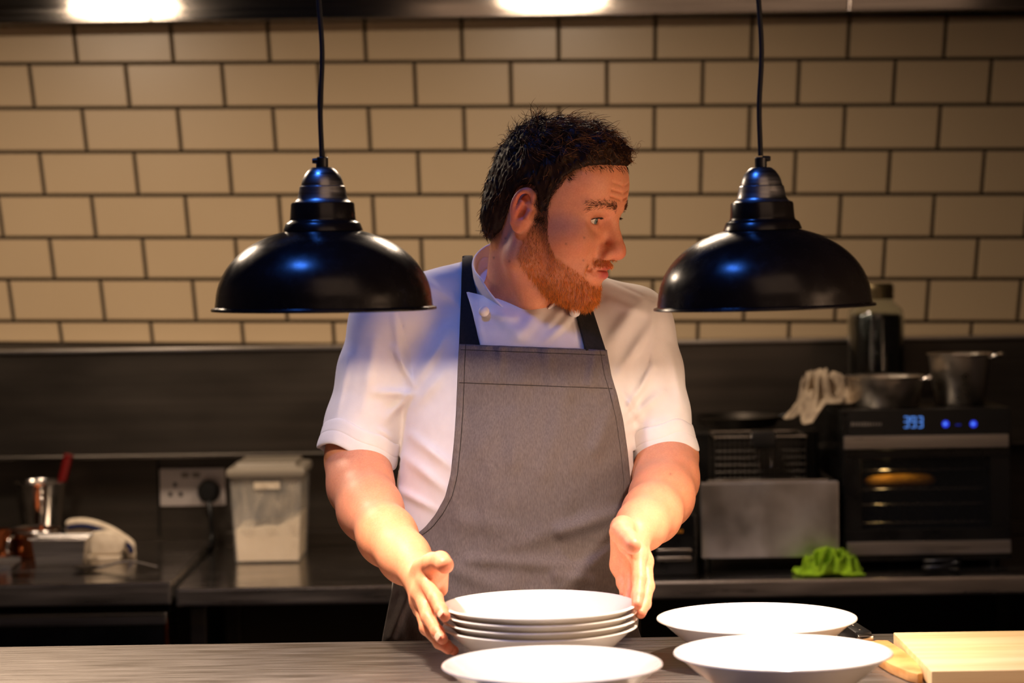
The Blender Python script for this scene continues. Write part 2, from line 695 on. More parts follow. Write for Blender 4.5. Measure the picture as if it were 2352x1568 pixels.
def struct(o):
    o['kind'] = 'structure'
    return o


def plainbox(name, lo, hi, m, parent=None):
    return box(name, lo, hi, m, parent, bevel=0.0)


struct(plainbox('floor', (XL, -2.0, -0.05), (XR, WALLY + 0.1, 0.0), m_floor))
struct(plainbox('ceiling', (XL, -2.0, 4.2), (XR, WALLY + 0.1, 4.25), m_ceiling))
struct(plainbox('wall_left', (XL - 0.08, 0.8, 0.0), (XL, WALLY + 0.1, 4.2), m_plaster))
struct(plainbox('wall_right', (XR, 0.8, 0.0), (XR + 0.08, WALLY + 0.1, 4.2), m_plaster))
wall = struct(plainbox('wall_back', (XL, WALLY, 0.0), (XR, WALLY + 0.1, 4.2), m_grout))

# glazed tiles, each with its own edges, laid in running bond
rowL = [45, 147, 249, 349.6, 449, 546.5, 642, 738, 786]
rowR = [33, 134, 240, 343.5, 446, 545.8, 641, 739, 799]
rowpar = [0.5, 0.0, 0.5, 0.0, 0.5, 0.0, 0.5, 0.0]


def tile_pt(m, v, r):
    w = 222.1 - (v - 95) * 0.0193
    return 1394 + m * w


def row_v(r, u):
    return rowL[r] + (rowR[r] - rowL[r]) * u / IW


g = 3.6
for r in range(8):
    for k in range(-13, 10):
        c = []
        for (mm, rr, su, sv) in ((k, r, 1, 1), (k + 1, r, -1, 1), (k + 1, r + 1, -1, -1), (k, r + 1, 1, -1)):
            m_ = mm + rowpar[r]
            u = tile_pt(m_, (rowL[rr] + rowR[rr]) / 2, rr)
            c.append((u + su * g, row_v(rr, u) + sv * g * (0.35 if rr == 8 else 1.0), su, sv))
        if min(c[0][0], c[3][0]) < -715 or max(c[1][0], c[2][0]) > 3060:
            continue
        dp = 0.0012 * random.uniform(-0.5, 0.5)
        V = [W(u, v, WALLY + 0.002) for u, v, _, _ in c] + [W(u, v, WALLY - 0.0055 + dp) for u, v, _, _ in c] \
            + [W(u + 2.2 * su, v + 2.2 * sv, WALLY - 0.0085 + dp) for u, v, su, sv in c]
        F = [(8, 11, 10, 9)]
        for a in (0, 4):
            for j in range(4):
                k2 = (j + 1) % 4
                F.append((a + j, a + 4 + j, a + 4 + k2, a + k2))
        t = obj('tile', V, F, m_tile, wall)

# steel fascia boxed out above the tiles
zf = W(1176, 37, 4.93)[2]
fascia = struct(plainbox('trim_1', (XL, 4.945, zf + 0.002), (XR, WALLY - 0.001, 2.6), m_blackmetal))
seam = [W(u, 20, 4.93)[0] for u in (-560, 345, 1250 + 700)]
edges = [XL + 0.005] + seam[1:] + [XR - 0.005]
for a, b in zip(edges[:-1], edges[1:]):
    box('fascia_panel', (a + 0.001, 4.93, zf), (b - 0.001, 4.945, 2.59), m_fascia, fascia, 0.0015)

# extraction canopy over the cooking line with two round lights
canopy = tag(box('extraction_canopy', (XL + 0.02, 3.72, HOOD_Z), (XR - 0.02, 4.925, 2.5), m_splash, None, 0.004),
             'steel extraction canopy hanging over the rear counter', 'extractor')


def hood_light(x, y, label, power):
    t = empty('canopy_light', label, 'ceiling light', 'round lights under the canopy')
    lathe('housing', [(0.155, 0.0), (0.155, -0.012), (0.135, -0.02), (0.13, -0.02), (0.13, 0.0)], m_chrome, t, 48, (x, y, HOOD_Z - 0.001))
    em = mat('warm_diffuser', (0.9, 0.85, 0.75, 1), 0.5, emit=(1.0, 0.86, 0.7, 1), emit_strength=2.2)
    lathe('diffuser', [(0.129, -0.006), (0.129, -0.016), (0.09, -0.03), (0.0, -0.036)], em, t, 48, (x, y, HOOD_Z - 0.001))
    l = light('canopy_lamp', 'AREA', (x, y, HOOD_Z - 0.045), HOOD_LIGHT_W * power, (1.0, 0.77, 0.56), shape='DISK', size=0.24)
    l.parent = t
    return t


hood_light(-0.915, 4.12, 'round canopy light at the left, mirrored in the seam of the steel fascia', 1.15)
hood_light(0.11, 4.12, 'round canopy light mirrored in the fascia above the chef', 0.8)

# steel splashback boxed out below the tiles, rolled lip at its foot
zs1 = W(1176, 791, 4.96)[2]
zs0 = W(600, 1046, 4.96)[2]
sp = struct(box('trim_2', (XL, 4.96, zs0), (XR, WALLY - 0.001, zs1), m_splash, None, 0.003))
box('ledge_cap', (XL, 4.952, zs1 - 0.004), (XR, 5.038, zs1 + 0.003), m_steel, sp, 0.0015)
tube('rolled_lip', [(XL, 4.962, zs0 + 0.002), (0, 4.962, zs0 + 0.002), (XR, 4.962, zs0 + 0.002)], 0.0055, m_splash, sp)
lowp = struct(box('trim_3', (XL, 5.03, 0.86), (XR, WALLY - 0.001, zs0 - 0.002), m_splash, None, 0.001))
for u in (365, 1300):
    x = W(u, 1150, 5.03)[0]
    box('panel_seam', (x - 0.002, 5.026, 0.92), (x + 0.002, 5.0302, zs0 - 0.004), m_blackmetal, lowp, 0.0005)

# ---------------------------------------------------------------- rear counters
ZL, ZM = 0.909, 0.897
YF = 4.40


def rear_counter(name, label, x0, x1, z, lip, cat='counter'):
    t = empty(name, label, cat)
    box('worktop', (x0, YF, z - 0.006), (x1, 5.028, z), m_backtop, t, 0.0025)
    box('front_edge', (x0, YF - 0.001, z - lip), (x1, YF + 0.012, z - 0.0002), m_edge, t, 0.0055)
    return t


xl1 = W(391, 1345, YF)[0]
xm0 = W(405, 1355, YF)[0]
lc = rear_counter('steel_counter', 'steel worktop on the left behind the pass, crowded with metal pans', XL + 0.01, xl1, ZL, 0.042)
box('end_edge', (xl1 - 0.012, YF, ZL - 0.042), (xl1 + 0.0005, 5.02, ZL - 0.001), m_steel, lc, 0.002)
mc = rear_counter('steel_counter', 'long steel worktop behind the chef carrying the oven and flour bin', xm0, XR - 0.01, ZM, 0.034)
box('end_edge', (xm0 - 0.0005, YF, ZM - 0.034), (xm0 + 0.012, 5.02, ZM - 0.001), m_steel, mc, 0.002)
box('splash_upstand', (xm0 + 0.02, 5.008, ZM), (XR - 0.01, 5.027, ZM + 0.03), m_splash, mc, 0.003)
for x in (xm0 + 0.02, 0.2, 1.0):
    box('leg', (x, YF + 0.03, 0.0), (x + 0.03, YF + 0.06, ZM - 0.03), m_splash, mc, 0.003)
    box('leg', (x, 4.97, 0.0), (x + 0.03, 5.0, ZM - 0.03), m_splash, mc, 0.003)
box('under_shelf', (xm0 + 0.02, YF + 0.03, 0.3), (XR - 0.02, 5.0, 0.315), m_splash, mc, 0.003)
# fridge drawers under the left counter
fr = empty('drawer_fridge', 'black undercounter fridge with a bright steel drawer lip, at the left', 'fridge')
box('carcass', (XL + 0.02, YF + 0.06, 0.0), (xl1 - 0.01, 5.0, ZL - 0.044), m_blackmetal, fr, 0.003)
zt = W(200, 1412, YF + 0.02)[2]
xe = W(384, 1425, YF + 0.02)[0]
for i, z1 in enumerate((zt, zt - 0.36)):
    d = box('drawer', (XL + 0.05, YF + 0.025, z1 - 0.33), (xe, YF + 0.062, z1), m_blackmetal, fr, 0.003)
    box('drawer_lip', (XL + 0.05, YF + 0.018, z1 - 0.02), (xe, YF + 0.04, z1 + 0.003), m_steel, d, 0.004)
    box('drawer_edge', (xe - 0.006, YF + 0.02, z1 - 0.33), (xe + 0.001, YF + 0.04, z1 - 0.01), m_copper, d, 0.002)

# ---------------------------------------------------------------- the pass
ZP = 1.0
PY1 = WZ(1176, 1467, ZP)[1]
ps = empty('serving_pass', 'scratched steel serving counter in the foreground carrying the white plates', 'counter')
box('worktop', (-1.6, 2.2, ZP - 0.04), (1.6, PY1, ZP), m_top, ps, 0.003)
box('front_panel', (-1.58, 2.3, 0.0), (1.58, 2.33, ZP - 0.042), m_splash, ps, 0.002)
box('under_shelf', (-1.58, 2.34, 0.45), (1.58, PY1 - 0.06, 0.47), m_splash, ps, 0.002)
for x in (-1.55, 1.5):
    box('leg', (x, PY1 - 0.1, 0.0), (x + 0.04, PY1 - 0.06, ZP - 0.042), m_splash, ps, 0.003)

# ---------------------------------------------------------------- plates


def plate(label, group, u, v, Y, D, zrim):
    R = D / 2
    c = W(u, v, Y)
    h = 0.053
    pr = [(0.0, 0.004), (0.054, 0.004), (0.056, 0.0), (0.061, 0.0), (0.063, 0.004)]
    n = 14
    for i in range(n + 1):
        t = i / n
        pr.append((0.063 + (R - 0.003 - 0.063) * t, 0.004 + (h - 0.005) * (t ** 1.08)))
    pr += [(R, h - 0.0012), (R - 0.0006, h), (R - 0.003, h + 0.0003), (R - 0.0055, h - 0.0012)]
    for i in range(n, -1, -1):
        t = i / n
        pr.append((0.058 + (R - 0.0085 - 0.058) * t, 0.0105 + (h - 0.0145) * (t ** 1.12)))
    pr += [(0.045, 0.0088), (0.02, 0.0082), (0.0, 0.0082)]
    o = lathe('shallow_bowl', pr, m_ceramic, None, 128, (c[0], c[1], zrim - h), 30)
    return tag(o, label, 'plate', group)


ZR = ZP + 0.053 + 0.0005
for i, nm in enumerate(('lowest white bowl of the stack in the chef\'s hands, resting on the steel',
                        'second white bowl from the bottom of the stack in the chef\'s hands',
                        'third white bowl from the bottom of the stack in the chef\'s hands',
                        'topmost white bowl of the stack, its inside visible between the chef\'s hands')):
    plate(nm, 'stacked white bowls', 1239, 1388, 2.932, 0.2408, ZR + 0.0005 + 0.0088 * i)
plate('empty white bowl in front of the stack, cut by the lower edge of the picture', 'white bowls on the pass', 1268, 1527, 2.662, 0.2475, ZR)
plate('single white bowl farther back to the right of the stack, partly hidden by another', 'white bowls on the pass', 1738, 1432, 2.97, 0.2495, ZR)
plate('nearest white bowl at the lower right, in front of another bowl, beside the sheathed knife', 'white bowls on the pass', 1798, 1511, 2.717, 0.2495, ZR)

# ---------------------------------------------------------------- chopping board and sheathed knife
bl0, bl1 = WZ(2055, 1452, ZP + 0.021), WZ(2136, 1541, ZP + 0.021)
cb = empty('chopping_board', 'thick pale wooden chopping board at the right end of the pass', 'chopping board')
bx0 = (bl0[0] + bl1[0]) / 2
yy = np.linspace(bl1[1], bl0[1], 6)
for i in range(5):
    box('wood_stave', (bx0 + 0.0002 * (i % 2), yy[i] + 0.00005, ZP + 0.001), (0.93, yy[i + 1] - 0.00005, ZP + 0.021 + 0.0001 * (i % 2)), m_board, cb, 0.0012)

kn = empty('sheathed_knife', 'black-handled knife in a curved wooden blade sheath beside the chopping board', 'knife')
zt_, zb_ = ZP + 0.013, ZP + 0.001
ol = [(1972, 1473), (1990, 1471), (2007, 1471), (2012, 1469), (2040, 1470), (2073, 1491), (2102, 1515), (2116, 1534), (2119, 1545),
      (2108, 1547), (2085, 1541), (2045, 1524), (2010, 1503), (1975, 1482)]
poly = [WZ(u, v, zt_) for u, v in ol]
prism('blade_sheath', poly, (0, 0, zb_ - zt_), m_sheath, kn, 0.0012)
a, b = WZ(1989, 1470, ZP + 0.012), WZ(1925, 1424, ZP + 0.014)
d = (b - a) / np.linalg.norm(b - a)
w = np.cross(d, (0, 0, 1))
w /= np.linalg.norm(w)


def bar(name, p, q, wid, z0, z1, m, par):
    pts = [p + w * wid, q + w * wid * 0.92, q - w * wid * 0.92, p - w * wid]
    pts = [np.array((x[0], x[1], z1)) for x in pts]
    return prism(name, pts, (0, 0, z0 - z1), m, par, 0.0025)


bar('bolster', a, a + d * 0.013, 0.0105, ZP + 0.002, ZP + 0.0185, m_chrome, kn)
hd = bar('handle', a + d * 0.0135, a + d * 0.12, 0.0115, ZP + 0.002, ZP + 0.021, m_blackplastic, kn)
for t in (0.03, 0.065, 0.1):
    p = a + d * t
    lathe('rivet', [(0.0, 0.0012), (0.002, 0.001), (0.0025, 0.0), (0.0025, -0.003), (0.0, -0.003)], m_chrome, hd, 16, (p[0], p[1], ZP + 0.0205))

# ---------------------------------------------------------------- pendant lamps


def pendant(u, Y, tilt, label, vshift=0.0, sc=1.0, screw_side=-1):
    t = empty('pendant_lamp', label, 'lamp', 'pendant lamps over the pass')
    S = FPX / Y
    c = W(u, 712 + vshift, Y)
    Rm = np.array(Matrix.Rotation(tilt, 3, 'Y'))
    P = lambda L: [(r / S * sc, (712 - v) / S * sc) for r, v in L]
    L = lambda name, prof, m, par=t, seg=96: lathe(name, P(prof), m, par, seg, c, 32, Rm)
    out = [(258, 712), (259, 709), (257.5, 706), (253, 705), (250, 703), (249, 695)]
    for k in range(1, 25):                                  # half-round bowl
        th = k / 24 * math.radians(72)
        out.append((248 * math.cos(th) ** 0.92, 695 - 165 * math.sin(th) / math.sin(math.radians(72))))
    inn = [(r - 3.5, v + 3.5) for r, v in out[5:]][::-1]
    sh = L('shade', out + [(88, 528)] + [(80, 531)] + inn + [(246, 711), (258, 712)], m_dark)
    L('shade_lining', [(r - 4.2, v + 3.9) for r, v in out[6:]][::-1] + [(243.5, 706)], m_shade_in, sh)
    L('shade_collar', [(92, 530), (91, 527), (86, 514), (83, 511), (78, 508), (76, 505), (75, 500), (73, 470), (71, 466), (66, 464.5), (0, 464)], m_dark)
    L('cap', [(66, 464.5), (62, 462), (59, 458), (57, 454), (54, 440), (52, 429), (49, 427), (48, 422), (45, 412), (40, 402), (33, 393), (26, 387), (22, 385), (0, 384.5)], m_alu)
    g_ = L('cord_grip', [(14, 386), (14, 363), (12, 361), (0, 361)], m_blackplastic, t, 24)
    cc = c + Rm @ np.array((0, 0, (712 - 370) / S))
    sx = screw_side
    lathe('screw', [(0, 0.004), (0.003, 0.0035), (0.0035, 0), (0.0035, -0.006)], m_blackplastic, g_, 12, cc + np.array((sx * 0.008, -0.002, 0.0)), 40, rot3('Y', 90 * sx))
    top = c + Rm @ np.array((0, 0, (712 - 363) / S))
    pts = smooth_path([top, top + np.array((-0.001, 0, 0.06)), top + np.array((0.0025, 0, 0.13)), top + np.array((-0.002, 0, 0.22)), top + np.array((-0.003, 0, 0.34)), top + np.array((-0.002, 0, 0.6)), top + np.array((0, 0, 1.2)), (top[0], top[1], 4.19)], 90)
    cord = tube('cord', pts, 0.0032, m_cable, t, 10)
    lathe('ceiling_rose', [(0, -0.03), (0.03, -0.028), (0.045, -0.01), (0.05, 0.0)], m_dark, t, 32, (pts[-1][0], pts[-1][1], 4.199))
    em = mat('lamp_glow', (1, 0.9, 0.8, 1), 0.4, emit=(1.0, 0.8, 0.6, 1), emit_strength=12.0)
    L('lamp_holder', [(0, 534), (22, 534), (26, 538), (26, 556), (20, 560)], m_blackplastic, t, 24)
    bulb = L('bulb', [(0, 622), (16, 620), (31, 613), (40, 601), (42, 588), (37, 574), (26, 564), (18, 558)], em, t, 32)
    bc = c + Rm @ np.array((0, 0, (712 - 628) / S))
    l = light('pendant_bulb', 'AREA', bc, PENDANT_W, (1.0, 0.80, 0.66), shape='DISK', size=0.05)
    l.rotation_euler = (0, tilt, 0)
    l.parent = t
    l2 = light('pendant_beam', 'SPOT', bc, PENDANT_BEAM_W * 4, (1.0, 0.80, 0.64), spot_size=math.radians(102), spot_blend=1.0, shadow_soft_size=0.022)
    l2.rotation_euler = (0, tilt, 0)
    l2.parent = t
    return t


pendant(744.5, 2.90, 0.004, 'black dome pendant lamp hanging left of the chef, over the bare steel')
pendant(1756, 2.90, -0.015, 'black dome pendant lamp hanging right of the chef, over the bowls and board', -5, 0.985, 1)

# ---------------------------------------------------------------- rear counter, left: pans, towel, sockets, flour bin


def onz(u, v, z):
    return WZ(u, v, z)


def crumple(name, c, sx, sy, h, material, seed, label=None, cat=None, parent=None, nx=56, ny=40, freq=9.0, rot=0.0, fn=None, thick=0.003):
    x = np.linspace(-1, 1, nx)
    y = np.linspace(-1, 1, ny)
    X, Yg = np.meshgrid(x, y, indexing='ij')
    P = np.stack([X.ravel() * sx, Yg.ravel() * sy, np.zeros(X.size)], -1)
    q = P * np.array([freq, freq, 1]) + seed * 3.17
    rid = 1 - np.abs(vnoise(q, seed, 2))
    fall = np.clip(1 - (np.abs(X.ravel()) ** 2.6 + np.abs(Yg.ravel()) ** 2.6), 0, 1) ** 0.6
    z = h * fall * (0.12 + 0.88 * rid ** 3) + 0.004
    wob = 1 + 0.13 * vnoise(np.stack([np.arctan2(Yg, X).ravel() * 1.0, np.zeros(X.size), np.full(X.size, seed)], -1), seed + 5, 1)
    P[:, 0] *= wob
    P[:, 1] *= wob
    P[:, 2] = z
    if fn is not None:
        P = fn(P)
    cr, sr = math.cos(rot), math.sin(rot)
    P = np.stack([P[:, 0] * cr - P[:, 1] * sr, P[:, 0] * sr + P[:, 1] * cr, P[:, 2]], -1) + np.array(c)
    idx = np.arange(nx * ny).reshape(nx, ny)
    F = np.stack([idx[:-1, :-1], idx[1:, :-1], idx[1:, 1:], idx[:-1, 1:]], -1).reshape(-1, 4)
    o = obj(name, P, F, material, parent, smooth=True)
    md = o.modifiers.new('thickness', 'SOLIDIFY')
    md.thickness = thick
    md.offset = -1
    if label:
        tag(o, label, cat)
    return o


# tall beaker with a red-handled spatula
Yb = 4.925
S_ = FPX / Yb
bk = empty('steel_beaker', 'tall flared steel beaker with side handle on the left counter', 'beaker')
bc = W(95, 1215, Yb)
bc[2] = ZL
hgt = W(95, 1106, Yb)[2] - ZL
prof = [(0.0, 0.001), (0.034, 0.0), (0.036, 0.004), (0.052, hgt - 0.004), (0.055, hgt), (0.0535, hgt + 0.001), (0.051, hgt - 0.004), (0.035, 0.006), (0, 0.005)]
lathe('cup', prof, m_chrome, bk, 64, bc)
tube('handle', smooth_path([bc + np.array((0.012, -0.05, hgt * 0.82)), bc + np.array((0.016, -0.075, hgt * 0.8)), bc + np.array((0.016, -0.078, hgt * 0.4)), bc + np.array((0.012, -0.044, hgt * 0.25))], 24), 0.0045, m_chrome, bk)
sp_ = empty('spatula', 'red-handled spatula standing in the steel beaker', 'spatula')
h0, h1 = bc + np.array((0.01, 0.01, 0.015)), W(158, 1042, Yb + 0.02)
dd = (h1 - h0) / np.linalg.norm(h1 - h0)
tube('blade', [h0, h0 + dd * 0.09], [0.008, 0.006], m_chrome, sp_)
tube('handle', smooth_path([h0 + dd * 0.09, h0 + dd * 0.12, h1 - dd * 0.03, h1 - dd * 0.01, h1], 16), [0.006] * 4 + [0.0095] * 9 + [0.0115, 0.011, 0.005], m_red, sp_)

# copper saucepan behind the little steel pan
cp = empty('copper_pan', 'small copper saucepan with steel rim behind the steel tin', 'saucepan')
cc = onz(85, 1277, ZL)
cc[2] = ZL
lathe('pan', [(0, 0.001), (0.045, 0), (0.049, 0.004), (0.0505, 0.052), (0.0485, 0.053), (0.047, 0.006), (0, 0.005)], m_copper, cp, 64, cc)
lathe('rim', [(0.0507, 0.050), (0.053, 0.053), (0.051, 0.0565), (0.0482, 0.054), (0.0485, 0.050)], m_chrome, cp, 64, cc)
tube('handle', smooth_path([cc + np.array((-0.036, -0.042, 0.045)), cc + np.array((-0.043, -0.062, 0.04)), cc + np.array((-0.046, -0.064, 0.02)), cc + np.array((-0.04, -0.046, 0.012))], 20), 0.004, m_chrome, cp)

# small gastronorm tin
gt = empty('steel_tin', 'small rectangular steel tin at the front of the left counter', 'tin')
p0 = onz(135, 1300, ZL)
gw = 126 / (FPX / p0[1]) / 2
gh = (1300 - 1236) / (FPX / p0[1])
x0, y0 = p0[0], p0[1]
V, F = [], []
lv = [(0.86, 0.0), (1.0, gh), (1.08, gh), (1.08, gh - 0.003), (1.03, gh - 0.003), (0.965, gh - 0.004), (0.83, 0.003)]
dep = 0.07
for s, z in lv:
    for sx, sy in ((-1, 0), (1, 0), (1, 1), (-1, 1)):
        cy = y0 + dep / 2
        V.append((x0 + sx * gw * s, cy + (sy * 2 - 1) * dep / 2 * s, ZL + z + 0.0005))
for i in range(len(lv) - 1):
    for j in range(4):
        k = (j + 1) % 4
        F.append((i * 4 + j, i * 4 + k, i * 4 + 4 + k, i * 4 + 4 + j))
F += [(3, 2, 1, 0), (24, 25, 26, 27)]
o = obj('body', V, F, m_steel, gt)
o.modifiers.new('b', 'BEVEL').width = 0.003
tube('rim', [(x0 - gw * 1.08, y0 - 0.004, ZL + gh), (x0 + gw * 1.08, y0 - 0.004, ZL + gh)], 0.0022, m_chrome, gt)

# folded white towel with a navy stripe, draped over a low dish
tw = empty('folded_towel', 'folded white tea towel with a navy stripe beside the steel tin', 'towel')
q = onz(232, 1285, ZL)


def towel_sheet(name, x0, x1, yA, yB, zf_, m, par, th=0.006, n=24):
    xs = np.linspace(x0, x1, n)
    ys = np.linspace(yA, yB, 10)
    X, Y_ = np.meshgrid(xs, ys, indexing='ij')
    Z = np.vectorize(zf_)(X, Y_)
    idx = np.arange(X.size).reshape(X.shape)
    F = np.stack([idx[:-1, :-1], idx[1:, :-1], idx[1:, 1:], idx[:-1, 1:]], -1).reshape(-1, 4)
    o = obj(name, np.stack([X, Y_, Z], -1).reshape(-1, 3), F, m, par, smooth=True)
    md = o.modifiers.new('thickness', 'SOLIDIFY')
    md.thickness = th
    md.offset = -1
    return o


qx, qy = q[0] + 0.004, q[1]


def pxsheet(name, pts, Y, depth, m, par, bevel=0.003):
    return prism(name, [W(u, v, Y) for u, v in pts], (0, depth, 0), m, par, bevel)


pxsheet('front_fold', [(206, 1224), (240, 1219), (268, 1226), (288, 1243), (277, 1273), (206, 1276)], qy + 0.012, 0.03, m_towel, tw, 0.005)
pxsheet('under_fold', [(172, 1288), (275, 1284), (275, 1277), (205, 1278)], qy + 0.006, 0.05, m_towel, tw, 0.0025)
tw_path = lambda dv, dy: [W(u, v + dv, qy + dy) for u, v in ((152, 1203), (190, 1199), (225, 1206), (258, 1220), (285, 1237), (300, 1250), (300, 1262))]
for nm, dv, dy, rr_, m_ in (('top_fold', 0, 0.055, 0.009, m_towel), ('stripe', 9, 0.042, 0.0058, m_blue), ('middle_fold', 15, 0.050, 0.010, m_towel)):
    o = tube(nm, smooth_path(tw_path(dv, dy), 30), np.concatenate([[rr_ * 0.5], np.full(28, rr_), [rr_ * 0.4]]), m_, tw, 12)
# serving spoon lying in front of the towel
sn = empty('steel_spoon', 'long steel spoon lying on the left counter in front of the towel', 'spoon')
s0, s1 = onz(222, 1304, ZL + 0.005), onz(362, 1302, ZL + 0.005)
tube('handle', smooth_path([s0, (s0 + s1) / 2 + np.array((0, 0.01, 0.010)), s1], 20), 0.0028, m_splash, sn)
lathe('bowl', [(0, 0.001), (0.012, 0.002), (0.022, 0.007), (0.0235, 0.0085), (0.021, 0.008), (0.011, 0.0035), (0, 0.0025)], m_splash, sn, 32, (s0[0] - 0.018, s0[1], ZL), 40, np.diag([1.35, 0.9, 1.0]))
# things cut by the left border
tn = empty('steel_tray', 'low steel tray cut by the left border of the picture', 'tray')
e0 = onz(-40, 1308, ZL)
box('base', (e0[0] - 0.06, e0[1], ZL + 0.0005), (W(24, 1300, e0[1])[0], e0[1] + 0.1, ZL + 0.004), m_steel, tn, 0.001)
for yy_ in (e0[1], e0[1] + 0.096):
    box('side', (e0[0] - 0.06, yy_, ZL + 0.004), (W(24, 1300, e0[1])[0], yy_ + 0.004, ZL + 0.012), m_steel, tn, 0.001)
mg = empty('copper_cup', 'copper cup half out of view at the left border', 'cup')
e1 = onz(-2, 1285, ZL)
lathe('cup', [(0, 0.001), (0.022, 0), (0.024, 0.003), (0.025, 0.06), (0.0235, 0.061), (0.022, 0.006), (0, 0.005)], m_copper, mg, 40, (e1[0], e1[1], ZL))

# double wall socket with plug
sk = empty('wall_socket', 'brushed double wall socket on the dark wall left of the flour bin', 'socket')
YS = 5.022
m_sock = mat('brushed_socket_plate', (0.62, 0.56, 0.54, 1), 0.4, 0.6)
pl = pxbox('plate', 367, 517, 1075, 1161, YS, 5.0295, m_sock, sk, 0.002)
for (u, v) in ((402, 1113), (391, 1135), (415, 1135)):
    pxbox('pin_hole', u - 4, u + 4, v - 5, v + 5, YS - 0.001, YS + 0.002, m_blackplastic, sk, 0.0005)
for u in (425, 450):
    pxbox('switch', u - 9, u + 9, 1085, 1097, YS - 0.003, YS + 0.002, m_print, sk, 0.001)
pg = empty('plug', 'black plug and flex in the double wall socket', 'plug')
c_ = W(478, 1130, 5.0)
lathe('plug_body', [(0, 0.028), (0.016, 0.027), (0.022, 0.02), (0.0245, 0.0), (0.0245, -0.004), (0, -0.004)], m_blackplastic, pg, 40, (c_[0], 5.016, c_[2]), 40, rot3('X', 90))
tube('flex', smooth_path([W(478, 1145, 5.0), W(484, 1185, 4.985), W(487, 1230, 4.98), W(482, 1256, 4.96), W(470, 1262, 4.95)], 30), 0.0055, m_blackplastic, pg)

# flour bin: clear tapered box, lid, flour
YB0 = onz(615, 1293, ZM)[1]
fb = empty('flour_bin', 'clear plastic bin half full of flour on the rear counter', 'container')


def frustum(name, rings, m, par, n_in=True, bevel=0.004):
    """rings: (xa, xb, ya, yb, z)"""
    V, F = [], []
    for xa, xb, ya, yb, z in rings:
        V += [(xa, ya, z), (xb, ya, z), (xb, yb, z), (xa, yb, z)]
    for i in range(len(rings) - 1):
        for j in range(4):
            k = (j + 1) % 4
            F.append((i * 4 + j, i * 4 + k, i * 4 + 4 + k, i * 4 + 4 + j))
    F.append((3, 2, 1, 0))
    e = (len(rings) - 1) * 4
    F.append((e, e + 1, e + 2, e + 3))
    o = obj(name, V, F, m, par)
    if bevel:
        b_ = o.modifiers.new('b', 'BEVEL')
        b_.width = bevel
        b_.segments = 2
    return o


xa, xb = W(541, 1290, YB0)[0], W(690, 1290, YB0)[0]
ta, tb = W(526, 1090, YB0 - 0.005)[0], W(694, 1090, YB0 - 0.005)[0]
zb, ztop = ZM + 0.001, W(610, 1088, YB0)[2]
D0 = 0.16
rings = [(xa, xb, YB0, YB0 + D0, zb), (ta, tb, YB0 - 0.008, YB0 + D0 + 0.008, ztop)]
inset = lambda r, t, z: (r[0] + t, r[1] - t, r[2] + t, r[3] - t, z)
m_bin = mat('cloudy_plastic', (0.92, 0.9, 0.86, 1), 0.3, alpha=0.13, noise=((9, 9, 9), (0.6, 0.57, 0.52, 1), 4, 0.3, 0.7))
frustum('body', [rings[0], rings[1], inset(rings[1], 0.003, ztop), inset(rings[0], 0.003, zb + 0.003)], m_bin, fb)
# flour with a sloping top
lerp = lambda t: tuple(rings[0][k] + (rings[1][k] - rings[0][k]) * t for k in range(4))
hF = [0.37, 0.40, 0.5]
xsF = np.linspace(0, 1, 12)
V, F = [], []
zz = lambda t: zb + (ztop - zb) * t
for i, s in enumerate(xsF):
    t = 0.37 + 0.045 * s + 0.10 * max(0, (s - 0.62) / 0.38) ** 1.2 + 0.006 * math.sin(17 * s)
    for tt in (0.018, t):
        L_ = inset(lerp(tt) + (0,), 0.004, 0)
        for y in (L_[2], L_[3]):
            V.append((L_[0] + (L_[1] - L_[0]) * s, y, zz(tt)))
for i in range(11):
    a = i * 4
    F += [(a, a + 4, a + 6, a + 2), (a + 2, a + 6, a + 7, a + 3), (a + 3, a + 7, a + 5, a + 1), (a + 1, a + 5, a + 4, a)]
F += [(0, 2, 3, 1), (44, 45, 47, 46)]
obj('flour', V, F, m_flour, fb)
# flour dust clinging to the inside above the heap
m_dust = mat('flour_dust', srgb(226, 210, 182), 0.95)
nt = m_dust.node_tree
tcn = nt.nodes.new('ShaderNodeTexCoord')
mpn = nt.nodes.new('ShaderNodeMapping')
mpn.inputs['Scale'].default_value = (34, 34, 16)
nn = nt.nodes.new('ShaderNodeTexNoise')
nn.inputs['Scale'].default_value = 1.0
nn.inputs['Detail'].default_value = 6
rr = nt.nodes.new('ShaderNodeMapRange')
rr.inputs['From Min'].default_value = 0.42
rr.inputs['From Max'].default_value = 0.66
rr.inputs['To Max'].default_value = 0.42
nt.links.new(tcn.outputs['Object'], mpn.inputs['Vector'])
nt.links.new(mpn.outputs['Vector'], nn.inputs['Vector'])
nt.links.new(nn.outputs['Fac'], rr.inputs['Value'])
nt.links.new(rr.outputs['Result'], nt.nodes['Principled BSDF'].inputs['Alpha'])
r4 = lambda t: inset(lerp(t) + (0,), 0.0036, zz(t))
frustum('flour_dust', [r4(0.3), r4(0.93)], m_dust, fb, bevel=0)
pxbox('label_strip', 583, 642, 1107, 1123, YB0 - 0.0075, YB0 - 0.004, m_towel, fb, 0.0005)
lid = frustum('lid', [(ta - 0.004, tb + 0.004, YB0 - 0.014, YB0 + D0 + 0.014, ztop - 0.006), (ta - 0.006, tb + 0.006, YB0 - 0.016, YB0 + D0 + 0.016, ztop + 0.006),
                      (ta - 0.002, tb + 0.002, YB0 - 0.012, YB0 + D0 + 0.012, ztop + 0.012), (ta + 0.012, tb - 0.012, YB0, YB0 + D0, ztop + 0.013),
                      (ta + 0.014, tb - 0.014, YB0 + 0.002, YB0 + D0 - 0.002, ztop + 0.022)],
              mat('cloudy_lid', srgb(150, 140, 126), 0.35, alpha=0.75), fb)

